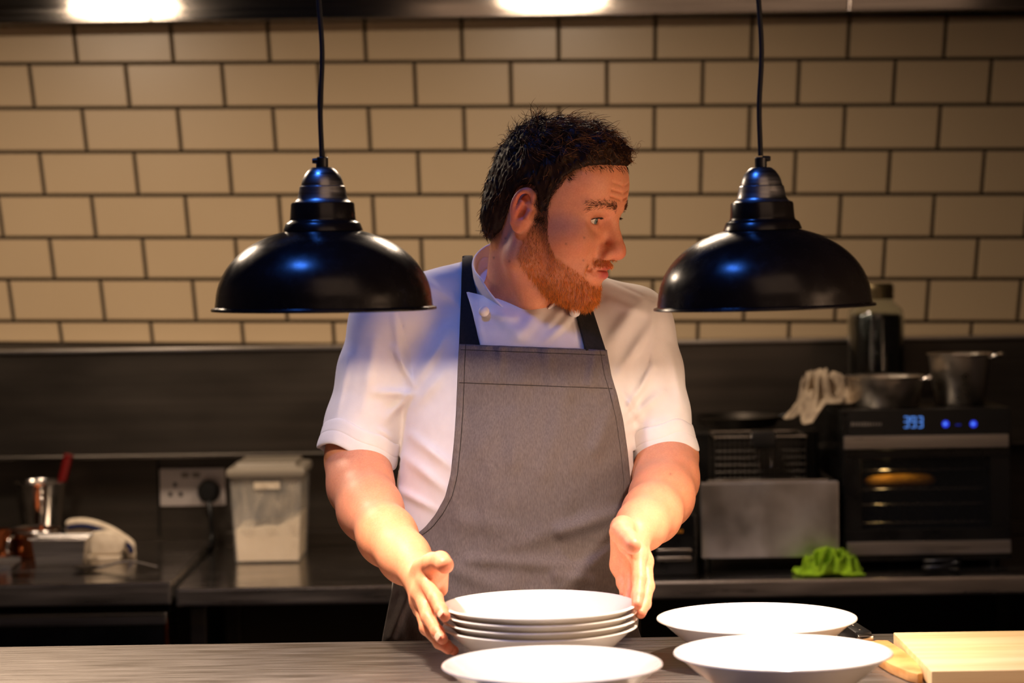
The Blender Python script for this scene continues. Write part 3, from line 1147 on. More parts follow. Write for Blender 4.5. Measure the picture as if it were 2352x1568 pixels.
# ---------------------------------------------------------------- rear counter, right: fryer, oven and what stands on it
YFr = onz(1770, 1311, ZM)[1]
fy = empty('deep_fryer', 'steel countertop deep fryer with a raised wire basket, left of the oven', 'fryer')
m_fry = mat('smudged_steel', (0.62, 0.60, 0.585, 1), 0.36, 1.0, noise=((9, 9, 9), (0.34, 0.33, 0.32, 1), 5, 0.35, 0.68), rough_noise=((14, 14, 10), 0.3, 0.52))
fx0, fx1 = W(1609, 1190, YFr)[0], W(1928, 1190, YFr)[0]
fz0, fz1 = W(1770, 1281, YFr)[2], W(1770, 1106, YFr)[2]
box('front_panel', (fx0, YFr, fz0), (fx1, YFr + 0.012, fz1), m_fry, fy, 0.004)
tube('front_lip', [(fx0 + 0.015, YFr + 0.006, fz1 + 0.001), ((fx0 + fx1) / 2, YFr + 0.006, fz1 + 0.001), (fx1 - 0.02, YFr + 0.006, fz1 + 0.001)], 0.004, m_chrome, fy)
for x in (fx0, fx1 - 0.008):
    box('side_panel', (x, YFr + 0.012, fz0), (x + 0.008, YFr + 0.26, fz1 - 0.004), m_splash, fy, 0.002)
box('tank', (fx0 + 0.012, YFr + 0.014, fz0), (fx1 - 0.012, YFr + 0.25, fz1 - 0.05), m_blackmetal, fy, 0.003)
zh = W(1770, 985, YFr + 0.26)[2]
box('control_head', (fx0 + 0.004, YFr + 0.22, fz1 - 0.03), (fx1 - 0.01, YFr + 0.275, zh), m_blackmetal, fy, 0.006)
lz = W(1750, 965, YFr + 0.2)[2]
for x in (fx0 + 0.01, fx1 - 0.02):
    for yq in (YFr + 0.02, YFr + 0.22):
        lathe('foot', [(0, 0), (0.01, 0), (0.011, 0.002), (0.011, fz0 - ZM), (0, fz0 - ZM)], m_blackplastic, fy, 20, (x, yq, ZM + 0.0003))
# basket
bkt = empty('wire_basket', 'wire frying basket with black grip hung over the deep fryer', 'basket')
Yk = YFr + 0.05
bx0_, bx1_ = W(1643, 1000, Yk)[0], W(1850, 1000, Yk)[0]
bz1, bz0 = W(1750, 1003, Yk)[2], W(1750, 1115, Yk)[2]
by1 = Yk + 0.13
rim = tube('rim_front', [(bx0_, Yk, bz1), ((bx0_ + bx1_) / 2, Yk, bz1), (bx1_, Yk, bz1)], 0.003, m_chrome, bkt)
tube('rim_back', [(bx0_, by1, bz1), ((bx0_ + bx1_) / 2, by1, bz1), (bx1_, by1, bz1)], 0.003, m_chrome, bkt)
for x in (bx0_, bx1_):
    tube('rim_side', [(x, Yk, bz1), (x, (Yk + by1) / 2, bz1), (x, by1, bz1)], 0.003, m_chrome, bkt)
m_wire = mat('greasy_wire', (0.12, 0.105, 0.09, 1), 0.45, 1.0)
for i in range(19):
    x = bx0_ + (bx1_ - bx0_) * i / 18
    tube('wire', [(x, Yk, bz1), (x, Yk + 0.004, (bz0 + bz1) / 2), (x, Yk + 0.008, bz0), (x, (Yk + by1) / 2, bz0), (x, by1, bz0), (x, by1, bz1)], 0.0009, m_wire, bkt, 5)
for i in range(1, 8):
    z = bz1 + (bz0 - bz1) * i / 7
    tube('wire', [(bx0_, Yk + 0.004, z), ((bx0_ + bx1_) / 2, Yk + 0.004, z), (bx1_, Yk + 0.004, z)], 0.0009, m_wire, bkt, 5)
gp = pxbox('grip', 1729, 1783, 990, 1029, Yk - 0.05, Yk - 0.004, m_blackplastic, bkt, 0.006)
for s in (-0.012, 0.012):
    xg = W(1757, 1010, Yk)[0] + s
    tube('grip_rod', [(xg, Yk - 0.01, bz1), (xg, Yk - 0.003, bz1 - 0.03), (xg, Yk + 0.003, bz1 - 0.06)], 0.002, m_chrome, bkt, 8)
# saucepan lid leaning on the splashback behind the basket
ld = empty('frying_pan', 'flat dark pan lying behind the fryer basket against the splashback', 'pan')
lc_ = W(1690, 960, 4.9)
lathe('pan', [(0, 0.0), (0.075, 0.0), (0.088, 0.02), (0.086, 0.021), (0.073, 0.003), (0, 0.003)], m_splash, ld, 48, (lc_[0], 4.855, zh + 0.001))
tube('handle', [(lc_[0] + 0.083, 4.85, zh + 0.018), (lc_[0] + 0.11, 4.85, zh + 0.024), (lc_[0] + 0.145, 4.85, zh + 0.026)], [0.006, 0.008, 0.009], m_blackplastic, ld)

# small black appliance between chef and fryer
ap = empty('black_appliance', 'small black appliance with two chrome strips left of the fryer', 'appliance')
Ya = onz(1555, 1325, ZM)[1] + 0.02
box('casing', (W(1488, 1250, Ya)[0], Ya, ZM + 0.0005), (W(1600, 1250, Ya)[0], Ya + 0.2, W(1545, 1180, Ya)[2]), m_blackmetal, ap, 0.004)
for v in (1265, 1283):
    pxbox('chrome_strip', 1507, 1588, v - 5, v + 5, Ya - 0.006, Ya + 0.001, m_chrome, ap, 0.002)
for i in range(6):
    pxbox('lettering', 1534 + i * 6, 1538 + i * 6, 1216, 1223, Ya - 0.0006, Ya + 0.0005, m_print_amber, ap, 0)

# oven
YO = onz(2120, 1302, ZM)[1]
ov = empty('countertop_oven', 'black countertop oven with glass door and blue lit display at the right', 'oven')
ox0, ox1 = W(1936, 1130, YO)[0], W(2322, 1130, YO)[0]
oz1 = W(2120, 938, YO)[2]
OD = 0.40
zA = lambda v: W(2120, v, YO)[2]
m_ovenglass = mat('dark_oven_glass', (0.02, 0.02, 0.02, 1), 0.06, alpha=0.35)
box('roof', (ox0, YO, oz1 - 0.012), (ox1, YO + OD, oz1), m_blackmetal, ov, 0.003)
box('floor_plate', (ox0, YO, ZM + 0.012), (ox1, YO + OD, ZM + 0.03), m_blackmetal, ov, 0.003)
for x in (ox0, ox1 - 0.03):
    box('side', (x, YO, ZM + 0.03), (x + 0.03, YO + OD, oz1 - 0.012), m_blackmetal, ov, 0.003)
box('back', (ox0 + 0.03, YO + OD - 0.01, ZM + 0.03), (ox1 - 0.03, YO + OD, oz1 - 0.012), m_blackmetal, ov, 0.001)
box('control_housing', (ox0 + 0.03, YO + 0.004, zA(1030)), (ox1 - 0.03, YO + OD - 0.01, oz1 - 0.012), m_blackmetal, ov, 0.001)
cpn = box('control_panel', (ox0 + 0.01, YO - 0.004, zA(997)), (ox1, YO + 0.003, oz1 - 0.001), m_blackplastic, ov, 0.001)
for x in (ox0 + 0.02, ox1 - 0.04):
    for y in (YO + 0.03, YO + OD - 0.05):
        lathe('foot', [(0, 0), (0.012, 0), (0.013, 0.002), (0.013, 0.0125), (0, 0.0125)], m_blackplastic, ov, 20, (x + 0.01, y, ZM + 0.0003))
SEG = {'3': 'abgcd', '9': 'abcdfg', '5': 'afgcd', '2': 'abged'}
for di, ch in enumerate('393'):
    u0 = 2077 + di * 16
    L_ = {'a': (u0, u0 + 9, 956, 958.5), 'g': (u0, u0 + 9, 967.5, 970), 'd': (u0, u0 + 9, 980, 982.5), 'b': (u0 + 8.5, u0 + 11, 957, 968), 'c': (u0 + 8.5, u0 + 11, 970, 981), 'f': (u0 - 2, u0 + 0.5, 957, 968), 'e': (u0 - 2, u0 + 0.5, 970, 981)}
    for s in SEG[ch]:
        a_ = L_[s]
        pxbox('display_segment', a_[0], a_[1], a_[2], a_[3], YO - 0.0052, YO - 0.0038, m_ink_cyan, cpn, 0)
for u, m_ in ((2171, m_ink_blue), (2235, m_ink_blue)):
    p = W(u, 973, YO)
    bt = lathe('button', [(0, 0.0012), (0.0062, 0.001), (0.0066, 0), (0.0066, -0.001)], m_, cpn, 24, (p[0], YO - 0.0044, p[2]), 40, rot3('X', 90))
    pxbox('button_icon', u - 3, u + 3, 970, 976, YO - 0.0066, YO - 0.0054, m_ink_cyan, cpn, 0)
pxbox('button_bar', 2195, 2207, 974, 977, YO - 0.0052, YO - 0.0038, mat('dim_blue_led', (0, 0, 0, 1), 0.5, emit=(0.02, 0.05, 0.8, 1), emit_strength=0.25), cpn, 0)
hs = [9, 7, 8, 7, 9, 8, 7, 6, 6, 6, 6]
for i in range(11):
    pxbox('lettering', 1955 + i * 6.6, 1955 + i * 6.6 + (4.6 if i < 7 else 3.6), 974 - hs[i] / 2, 974 + hs[i] / 2, YO - 0.0046, YO - 0.0038, m_print, cpn, 0)
box('door_glass', (W(1978, 1130, YO)[0], YO - 0.002, zA(1215)), (W(2275, 1130, YO)[0], YO + 0.012, zA(1052)), m_ovenglass, ov, 0.0005)
xd0, xd1 = W(1940, 1130, YO)[0], W(2320, 1130, YO)[0]
gx0, gx1 = W(1978, 1130, YO)[0], W(2275, 1130, YO)[0]
dz0 = ZM + 0.032
for nm, lo, hi in (('door_frame', (xd0, YO - 0.003, zA(1052)), (xd1, YO + 0.014, zA(1032))), ('door_frame', (xd0, YO - 0.003, dz0), (xd1, YO + 0.014, zA(1215))),
                   ('door_frame', (xd0, YO - 0.003, zA(1215)), (gx0, YO + 0.014, zA(1052))), ('door_frame', (gx1, YO - 0.003, zA(1215)), (xd1, YO + 0.014, zA(1052)))):
    box(nm, lo, hi, m_blackmetal, ov, 0.001)
pxbox('steel_band', 1938, 2318, 999, 1030, YO - 0.012, YO - 0.003, m_steel, ov, 0.002)
pxbox('steel_band', 1945, 2323, 1243, 1273, YO - 0.014, YO - 0.003, m_steel, ov, 0.002)
for v, yq in ((1078, 0.05), (1122, 0.05), (1157, 0.05), (1199, 0.05)):
    z = W(2120, v, YO + yq)[2]
    rk = tube('rack', [(ox0 + 0.035, YO + yq, z), ((ox0 + ox1) / 2, YO + yq, z), (ox1 - 0.035, YO + yq, z)], 0.0016, m_chrome, ov, 8)
    for i in range(9):
        x = ox0 + 0.045 + (ox1 - ox0 - 0.09) * i / 8
        tube('rack_wire', [(x, YO + yq, z), (x, YO + 0.2, z), (x, YO + 0.36, z)], 0.0011, m_wire, rk, 5)
# bread baking on the second rack
p0, p1 = W(1985, 1108, YO + 0.075), W(2150, 1104, YO + 0.085)
zr = W(2120, 1122, YO + 0.05)[2] + 0.002
bpts = smooth_path([(p0[0], p0[1], zr + 0.010), ((p0[0] + p1[0]) / 2, (p0[1] + p1[1]) / 2, zr + 0.0125), (p1[0], p1[1], zr + 0.011)], 24)
tt = np.linspace(-1, 1, 24)
o = tube('baguette', bpts, 0.012 * np.sqrt(np.clip(1 - tt ** 6, 0.03, 1)), m_bread, None, 20)
tag(o, 'golden loaf on a rack behind the oven glass', 'bread')
ol_ = light('oven_lamp', 'POINT', (ox0 + 0.09, YO + 0.04, zA(1060)), 0.16, (1.0, 0.66, 0.26), shadow_soft_size=0.01)
ol_.parent = ov

# on the oven: shallow pan, jar, tall pot, towel
ZO = oz1


def pot(name, label, u, Y, rpx, hpx, handle_u, taper, cat):
    t = empty(name, label, cat)
    S = FPX / Y
    c = W(u, 900, Y)
    R, H = rpx / S, hpx / S
    lathe('body', [(0, 0.001), (R * taper - 0.003, 0), (R * taper, 0.004), (R * 0.985, H - 0.003), (R + 0.003, H), (R + 0.003, H + 0.0015), (R * 0.975, H - 0.001), (R * taper - 0.002, 0.006), (0, 0.005)],
          m_pan, t, 72, (c[0], c[1], ZO + 0.0005))
    hx = W(handle_u, 900, Y - R * 0.4)[0]
    tube('handle', smooth_path([(c[0] + R * 0.86, c[1] - R * 0.42, ZO + H - 0.006), (c[0] + R * 1.1, c[1] - R * 0.55, ZO + H - 0.001), (hx, c[1] - R * 0.8, ZO + H + 0.001)], 16), 0.0045, m_chrome, t, 10)
    return t


pot('shallow_pan', 'shallow steel pan standing in front of the dark jar on the oven', 2032, 4.62, 88, 68, 2128, 0.9, 'pan')
pt = pot('steel_pot', 'tall steel pot with a band round it at the right on the oven', 2205, 4.64, 72, 115, 2300, 0.8, 'pot')
jr = empty('preserving_jar', 'large glass jar of dark preserve standing behind the shallow pan', 'jar')
S = FPX / 4.82
jc = W(2012, 800, 4.82)
Rj = 65 / S
Hj = (922 - 655) / S
k = lambda v: (922 - v) / S
lathe('glass', [(0, 0.001), (Rj - 0.006, 0), (Rj, 0.006), (Rj, k(735)), (Rj * 0.93, k(715)), (Rj * 0.6, k(697)), (Rj * 0.56, k(690)), (Rj * 0.54, k(690)), (Rj * 0.58, k(697)), (Rj * 0.9, k(716)), (Rj - 0.003, k(736)), (Rj - 0.003, 0.006), (0, 0.004)],
      m_glass, jr, 64, (jc[0], jc[1], ZO + 0.0005))
lathe('preserve', [(0, 0.006), (Rj - 0.006, 0.006), (Rj - 0.0036, 0.009), (Rj - 0.0036, k(738)), (Rj * 0.85, k(728)), (0, k(724))], m_berries, jr, 64, (jc[0], jc[1], ZO + 0.0005))
m_jarlid = mat('dull_brass_lid', srgb(96, 84, 60), 0.4, 0.8)
lathe('lid', [(Rj * 0.6, k(692)), (Rj * 0.64, k(692)), (Rj * 0.65, k(688)), (Rj * 0.63, k(680)), (Rj * 0.65, k(672)), (Rj * 0.63, k(660)), (Rj * 0.58, k(656)), (0, k(655))], m_jarlid, jr, 48, (jc[0], jc[1], ZO + 0.0005))


def drape(P):
    x = P[:, 0]
    edge = -0.012
    over = np.clip(edge - x, 0, None)
    z = P[:, 2] - 0.6 * over - 3.0 * over ** 2
    P = np.stack([np.where(over > 0, edge - over * 0.72, x), P[:, 1], z], -1)
    return P


cl = W(1880, 930, 4.62)
crumple('grey_towel', (cl[0] + 0.005, cl[1] + 0.02, ZO + 0.006), 0.056, 0.07, 0.068, m_greytowel, 4, 'crumpled grey towel slumped over the left corner of the oven', 'towel', freq=13, fn=drape, rot=0.25)
gc = onz(1912, 1324, ZM)
crumple('green_cloth', (gc[0], gc[1] + 0.035, ZM + 0.001), 0.062, 0.04, 0.048, m_green, 11, 'crumpled lime green cloth on the rear counter in front of the fryer', 'cloth', freq=24, nx=90, ny=64)
# black flex lying in front of the oven
cb_ = onz(2160, 1316, ZM)
pts = [onz(2040, 1300, ZM) + np.array((0, 0, 0.004)), onz(2075, 1296, ZM) + np.array((0, 0, 0.010)), onz(2120, 1290, ZM) + np.array((0, 0, 0.014))]
for i in range(14):
    a = i * 0.95
    pts.append(np.array((cb_[0] + 0.033 * math.cos(a) + 0.004 * i / 14, cb_[1] - 0.006 + 0.016 * math.sin(a), ZM + 0.006 + 0.0018 * i)))
o = tube('coiled_flex', smooth_path(pts, 140), 0.004, m_blackplastic, None, 8)
tag(o, 'black flex coiled on the rear counter in front of the oven', 'cable')
# ---------------------------------------------------------------- the chef
TY = 3.340
# ---- head, in its own axes: x forward, y to his left, z up, origin between the ears at eye height
YAW, HP, HR = 63.0, 13.0, 0.0
fw = np.array([math.sin(math.radians(YAW)), -math.cos(math.radians(YAW)), 0.0])
lf = np.array([-fw[1], fw[0], 0.0])
up = np.array([0.0, 0.0, 1.0])
cp_, sp2 = math.cos(math.radians(HP)), math.sin(math.radians(HP))
fx, ux = fw * cp_ - up * sp2, up * cp_ + fw * sp2
cr_, sr_ = math.cos(math.radians(HR)), math.sin(math.radians(HR))
HRM = np.column_stack([fx, lf * cr_ + ux * sr_, ux * cr_ - lf * sr_])         # columns = local axes in the room
HS = 1.005
EYE = np.array((0.0705, 0.032, 0.0))
IRIS_L = np.array((0.0828, -0.0315, -0.001))
HO = W(1372, 507, 3.215) - HRM @ (IRIS_L * HS)
HRs = HRM / HS
h2w = lambda p: HO + (np.atleast_2d(p) * HS) @ HRM.T
w2h = lambda P: (P - HO) @ HRM / HS

head = Sculpt()
A = head.add
C_ = head.cut
A(Ell((-0.002, 0, 0.034), (0.090, 0.077, 0.082)), 0.01)
A(Ell((0.048, 0, 0.040), (0.043, 0.060, 0.050)), 0.035)
A(Ell((0.036, 0, -0.030), (0.052, 0.060, 0.078)), 0.03)
A(Ell((0.016, 0, -0.072), (0.050, 0.046, 0.042)), 0.025)
for s in (-1, 1):
    A(Ell((0.056, s * 0.044, -0.026), (0.026, 0.021, 0.021)), 0.022)
    A(Cap((-0.004, s * 0.055, -0.068), (0.060, s * 0.011, -0.110), 0.0175, 0.0145), 0.024)
    A(Cap((-0.008, s * 0.059, -0.02), (-0.004, s * 0.055, -0.068), 0.016, 0.0175), 0.025)
    A(Cap((0.0845, s * 0.011, 0.0175), (0.067, s * 0.046, 0.0175), 0.0092, 0.009), 0.014)
    C_(Ell((0.096, s * 0.030, -0.003), (0.0215, 0.0190, 0.0130)), 0.013)
A(Ell((0.0715, 0, -0.1065), (0.0185, 0.020, 0.0165)), 0.014)
A(Ell((0.067, 0, -0.066), (0.0255, 0.028, 0.032)), 0.018)
A(Cap((0.0835, 0, 0.010), (0.1035, 0, -0.030), 0.0080, 0.0100), 0.010)
A(Ell((0.1050, 0, -0.0390), (0.0130, 0.0135, 0.0112)), 0.008)
for s in (-1, 1):
    A(Ell((0.0950, s * 0.0145, -0.0430), (0.0130, 0.0082, 0.0095)), 0.006)
    # lids round the eye, then the opening
    A(Ell((0.0700, s * 0.0315, -0.001), (0.0152, 0.0158, 0.0142)), 0.006)
    A(Cap((0.0825, s * 0.018, 0.0085), (0.0745, s * 0.0465, 0.0055), 0.0032, 0.0036), 0.006)
    C_(Ell((0.0845, s * 0.0315, -0.0014), (0.0125, 0.0135, 0.0050)), 0.0014)
    A(Cap((0.080, s * 0.024, -0.0135), (0.072, s * 0.045, -0.0105), 0.0035, 0.003), 0.006)
    C_(Cap((0.103, s * 0.0066, -0.0535), (0.096, s * 0.0072, -0.046), 0.0042, 0.0030), 0.0025)
    C_(Cap((0.096, s * 0.021, -0.036), (0.089, s * 0.026, -0.056), 0.0022, 0.003), 0.008)
# lips
A(Ell((0.0895, 0, -0.0620), (0.0100, 0.0215, 0.0060)), 0.005)
A(Ell((0.0865, 0, -0.0745), (0.0105, 0.0195, 0.0070)), 0.005)
C_(Ell((0.1010, 0, -0.0678), (0.0165, 0.0235, 0.0013)), 0.0022)
C_(Cap((0.080, -0.0245, -0.0685), (0.082, -0.0235, -0.0680), 0.0025), 0.004)
C_(Cap((0.080, 0.0245, -0.0685), (0.082, 0.0235, -0.0680), 0.0025), 0.004)
C_(Ell((0.101, 0, -0.0855), (0.008, 0.016, 0.0050)), 0.007)
# forehead creases
for zc in (0.052, 0.042, 0.033):
    for s in (-1, 1):
        C_(Cap((0.0978, s * 0.003, zc - 0.002), (0.0925, s * 0.027, zc + 0.0015), 0.0013), 0.002)
# ears
for s in (-1, 1):
    E0 = np.array((-0.004, s * 0.0785, -0.004))
    er = rot3('Y', 10)
    q_ = lambda x, z, y=0.0: E0 + er @ np.array((x * 0.86, 0, z * 0.86)) + np.array((0, s * (y - 0.18 * (x - 0.008)), 0))
    A(Ell(q_(0.0, 0.0, -0.004), (0.0130, 0.0065, 0.0240), er), 0.006)
    th = np.linspace(math.radians(-40), math.radians(225), 15)
    pts_ = [q_(-0.001 + 0.0155 * math.cos(t), 0.006 + 0.0245 * math.sin(t) * (1.0 if math.sin(t) > 0 else 1.0), 0.003) for t in np.linspace(math.radians(25), math.radians(235), 15)]
    for a_, b_ in zip(pts_[:-1], pts_[1:]):
        A(Cap(a_, b_, 0.0036), 0.0025)
    A(Ell(q_(-0.001, -0.0255, 0.0), (0.0085, 0.0055, 0.0105), er), 0.006)
    A(Cap(pts_[-1], q_(-0.008, -0.024, 0.0015), 0.0035, 0.005), 0.004)
    C_(Ell(q_(0.0015, -0.004, 0.0065), (0.0070, 0.0078, 0.0105), er), 0.0025)
    C_(Ell(q_(-0.003, 0.0165, 0.0055), (0.0075, 0.0052, 0.0065), er), 0.0025)
    A(Cap(q_(-0.0085, -0.010, 0.003), q_(-0.0055, 0.010, 0.003), 0.0030), 0.003)
    A(Cap(q_(0.0115, -0.001, 0.002), q_(0.0105, -0.009, 0.003), 0.0042), 0.003)
HC = h2w(np.array((0, 0, 0)))[0]

body = Sculpt()
body.add(Xf(lambda P: head(P) * HS, HO, HRs, HC, 0.19), 0.004)
nb = W(1205, 715, 3.335)
body.add(Cap(h2w((-0.028, 0, -0.030))[0], nb, 0.053, 0.058), 0.022)
body.add(Cap(h2w((-0.010, -0.045, -0.075))[0], W(1225, 705, 3.275), 0.014, 0.012), 0.03)
SLp, SRp = W(905, 742, 3.350), W(1452, 752, 3.350)
# hidden trunk under the clothes
body.add(Ell(W(1195, 930, TY), (0.130, 0.075, 0.17)), 0.03)
body.add(Ell(W(1190, 1200, TY), (0.130, 0.09, 0.19)), 0.03)
body.add(Cap(SLp, nb - np.array((0, 0, 0.05)), 0.03, 0.03), 0.03)
body.add(Cap(SRp, nb - np.array((0, 0, 0.05)), 0.03, 0.03), 0.03)


def limb(sc, pts, k=0.03):
    for (u, v, y, r), (u2, v2, y2, r2) in zip(pts[:-1], pts[1:]):
        sc.add(Cap(W(u, v, y), W(u2, v2, y2), r, r2), k)


armL = [(905, 742, 3.35, 0.038), (866, 860, 3.35, 0.036), (830, 1000, 3.345, 0.0375), (822, 1060, 3.325, 0.0395), (828, 1115, 3.275, 0.0400), (850, 1170, 3.205, 0.0385), (890, 1232, 3.115, 0.0335), (930, 1280, 3.055, 0.0275), (958, 1314, 3.012, 0.0235)]
armR = [(1452, 752, 3.35, 0.038), (1484, 860, 3.35, 0.035), (1520, 1000, 3.345, 0.0365), (1530, 1055, 3.325, 0.0380), (1530, 1100, 3.275, 0.0392), (1520, 1140, 3.21, 0.0380), (1497, 1180, 3.13, 0.0335), (1474, 1206, 3.07, 0.0275), (1457, 1224, 3.025, 0.0240)]
limb(body, armL)
limb(body, armR)
hand = {}


def finger(sc, pts, k=0.005):
    P = [W(u, v, y) for u, v, y, r in pts]
    for i in range(len(P) - 1):
        sc.add(Cap(P[i], P[i + 1], pts[i][3], pts[i + 1][3]), k if i else 0.008)
    return P


Lh = [(958, 1314, 2.992, 0.0235)]
FL = dict(
    index=[(978, 1334, 2.948, 0.0100), (1001, 1374, 2.905, 0.0086), (1014, 1402, 2.877, 0.0076), (1022, 1415, 2.862, 0.0068)],
    middle=[(966, 1362, 2.950, 0.0100), (984, 1418, 2.908, 0.0086), (1005, 1451, 2.880, 0.0076), (1016, 1467, 2.865, 0.0068)],
    ring=[(964, 1384, 2.962, 0.0096), (980, 1442, 2.926, 0.0082), (1010, 1475, 2.898, 0.0074), (1030, 1490, 2.884, 0.0066)],
    pinky=[(968, 1398, 2.975, 0.0088), (992, 1452, 2.945, 0.0074), (1024, 1481, 2.922, 0.0066), (1043, 1494, 2.908, 0.0060)])
for nm, f_ in FL.items():
    hand['L' + nm] = finger(body, f_)
    body.add(Cap(W(958, 1318, 3.010), W(*f_[0][:3]), 0.0155, f_[0][3] + 0.0004), 0.010)
body.add(Cap(W(966, 1330, 2.985), W(972, 1372, 2.962), 0.015, 0.013), 0.012)
hand['Lthumb'] = finger(body, [(972, 1306, 2.972, 0.0150), (994, 1293, 2.938, 0.0125), (1012, 1288, 2.912, 0.0112), (1022, 1297, 2.893, 0.0108)], 0.006)
body.add(Cap(W(992, 1302, 2.952), W(992, 1336, 2.955), 0.0115, 0.011), 0.012)
body.add(Cap(W(1008, 1312, 2.960), W(1010, 1352, 2.985), 0.0125, 0.0105), 0.010)
FR = dict(
    index=[(1466, 1276, 2.962, 0.0098), (1468, 1328, 2.935, 0.0084), (1465, 1366, 2.915, 0.0076), (1463, 1388, 2.902, 0.0068)],
    middle=[(1480, 1288, 2.992, 0.0100), (1487, 1346, 2.966, 0.0084), (1480, 1386, 2.942, 0.0077), (1471, 1408, 2.924, 0.0068)],
    ring=[(1452, 1302, 3.015, 0.0105), (1452, 1342, 2.998, 0.0084), (1446, 1372, 2.985, 0.0075), (1444, 1392, 2.975, 0.0066)],
    pinky=[(1428, 1305, 3.030, 0.0100), (1432, 1338, 3.018, 0.0085), (1437, 1363, 3.004, 0.0066), (1441, 1384, 2.994, 0.0060)])
for nm, f_ in FR.items():
    hand['R' + nm] = finger(body, f_)
    body.add(Cap(W(1457, 1226, 3.022), W(*f_[0][:3]), 0.0150, f_[0][3]), 0.009)
body.add(Cap(W(1426, 1226, 3.015), W(1424, 1290, 3.03), 0.0130, 0.0115), 0.014)
hand['Rthumb'] = finger(body, [(1430, 1212, 2.995, 0.0160), (1427, 1222, 2.950, 0.0135), (1442, 1238, 2.916, 0.0115), (1453, 1253, 2.896, 0.0104)], 0.006)
body.add(Cap(W(1440, 1250, 2.965), W(1466, 1275, 2.972), 0.012, 0.010), 0.010)

H_BODY = 0.0017
lo = np.array((min(W(745, 1100, 3.120)[0], -0.4) - 0.02, 2.84, W(1176, 1510, 2.9)[2]))
hi = np.array((W(1605, 1100, 3.120)[0] + 0.04, 3.480, W(1176, 250, 3.220)[2] + 0.02))
Vb, Fb = surfnet(body, lo, hi, H_BODY)
# skin colour: own tints of lips, ears, nose, nails, stubble
C = np.tile(np.array(srgb(230, 156, 118)[:3]), (len(Vb), 1))
q = w2h(Vb)
gs = lambda c, r: np.exp(-(((q - np.array(c)) / np.array(r)) ** 2).sum(1))


def tint(w, col):
    global C
    C = C * (1 - w[:, None]) + np.array(srgb(*col)[:3]) * w[:, None]


nz = vnoise(Vb * 60.0, 3, 3)
tint(np.clip(0.22 + 0.25 * nz, 0, 1) * 0.5, (206, 128, 98))
inhead = np.linalg.norm(q, axis=1) < 0.16
for s in (-1, 1):
    tint(0.5 * gs((0.06, s * 0.045, -0.035), (0.03, 0.03, 0.022)) * inhead, (214, 124, 96))
    tint(0.75 * gs((-0.012, s * 0.085, 0.0), (0.022, 0.018, 0.034)) * inhead, (222, 110, 84))
tint(0.55 * gs((0.112, 0, -0.04), (0.018, 0.02, 0.016)) * inhead, (214, 112, 88))
lipm = np.clip(1.3 * gs((0.097, 0, -0.0630), (0.012, 0.017, 0.0042)) + 1.4 * gs((0.096, 0, -0.0735), (0.012, 0.0165, 0.0056)), 0, 1) * inhead
tint(lipm, (206, 104, 98))


def hairline(q):
    x, y, z = q[:, 0], q[:, 1], q[:, 2]
    zm = np.interp(x, [-0.13, -0.105, -0.07, -0.045, -0.033, -0.022, 0.0, 0.010, 0.014, 0.024, 0.030, 0.040, 0.056, 0.075, 0.11],
                   [-0.075, -0.072, -0.060, -0.045, -0.01, 0.024, 0.030, 0.022, -0.01, -0.012, 0.022, 0.045, 0.062, 0.072, 0.076])
    return zm - z


hl_ = hairline(q)
scalp = np.exp(-np.clip(hl_, 0, None) / 0.0075) * (np.linalg.norm(q, axis=1) < 0.16) * (q[:, 0] < 0.062) * (q[:, 2] > -0.07)
tint(0.75 * scalp * np.clip(0.8 + 0.4 * nz, 0, 1), (70, 40, 24))
# beard region: jaw, chin, moustache, sideburn


def beard_mask(q):
    x, y, z = q[:, 0], np.abs(q[:, 1]), q[:, 2]
    top = np.interp(x, [-0.02, 0.004, 0.012, 0.022, 0.032, 0.045, 0.06, 0.075, 0.085, 0.1], [-0.05, -0.035, 0.03, 0.03, -0.035, -0.056, -0.064, -0.073, -0.084, -0.090])
    back = np.interp(z, [-0.12, -0.10, -0.07, -0.045, -0.02, 0.03], [0.028, 0.018, -0.004, -0.004, 0.006, 0.010])
    m = np.clip((top - z) / 0.006, 0, 1) * np.clip((x - back) / 0.006, 0, 1) * np.clip((z + 0.128) / 0.006, 0, 1)
    mo = np.clip((0.0265 - y) / 0.004, 0, 1) * np.clip((x - 0.072) / 0.004, 0, 1) * np.clip((z + 0.0630) / 0.003, 0, 1) * np.clip((-0.0495 - z) / 0.003, 0, 1)
    corner = np.clip(1 - np.abs(y - 0.029) / 0.004, 0, 1) * np.clip((x - 0.06) / 0.004, 0, 1) * (z < -0.060)
    m = np.maximum(np.maximum(m, mo), 0.7 * corner)
    lip = (x > 0.082) & (y < 0.021) & (z > -0.0815) & (z < -0.0617)
    return m * ~lip


bm_ = beard_mask(q) * (np.linalg.norm(q, axis=1) < 0.15)
tint(0.5 * bm_, (178, 94, 44))
eyeg = gs((0.083, -0.0315, -0.001), (0.012, 0.017, 0.0085)) + gs((0.083, 0.0315, -0.001), (0.012, 0.017, 0.0085))
tint(0.4 * np.clip(eyeg, 0, 1) * inhead, (176, 92, 76))
sideb = bm_ * np.clip((q[:, 2] + 0.045) / 0.03, 0, 1)
tint(0.7 * sideb, (74, 40, 24))
# moles on neck and cheek
for u, v in ((1161, 547), (1134, 592), (1170, 600), (1300, 560), (1342, 546), (1340, 598), (1540, 1088), (935, 1395 - 300)):
    uu, vv = proj(Vb)
    w_ = np.exp(-(((uu - u) ** 2 + (vv - v) ** 2) / 2.6 ** 2)) * (Vb[:, 1] < 3.370)
    tint(0.6 * w_, (96, 48, 34))
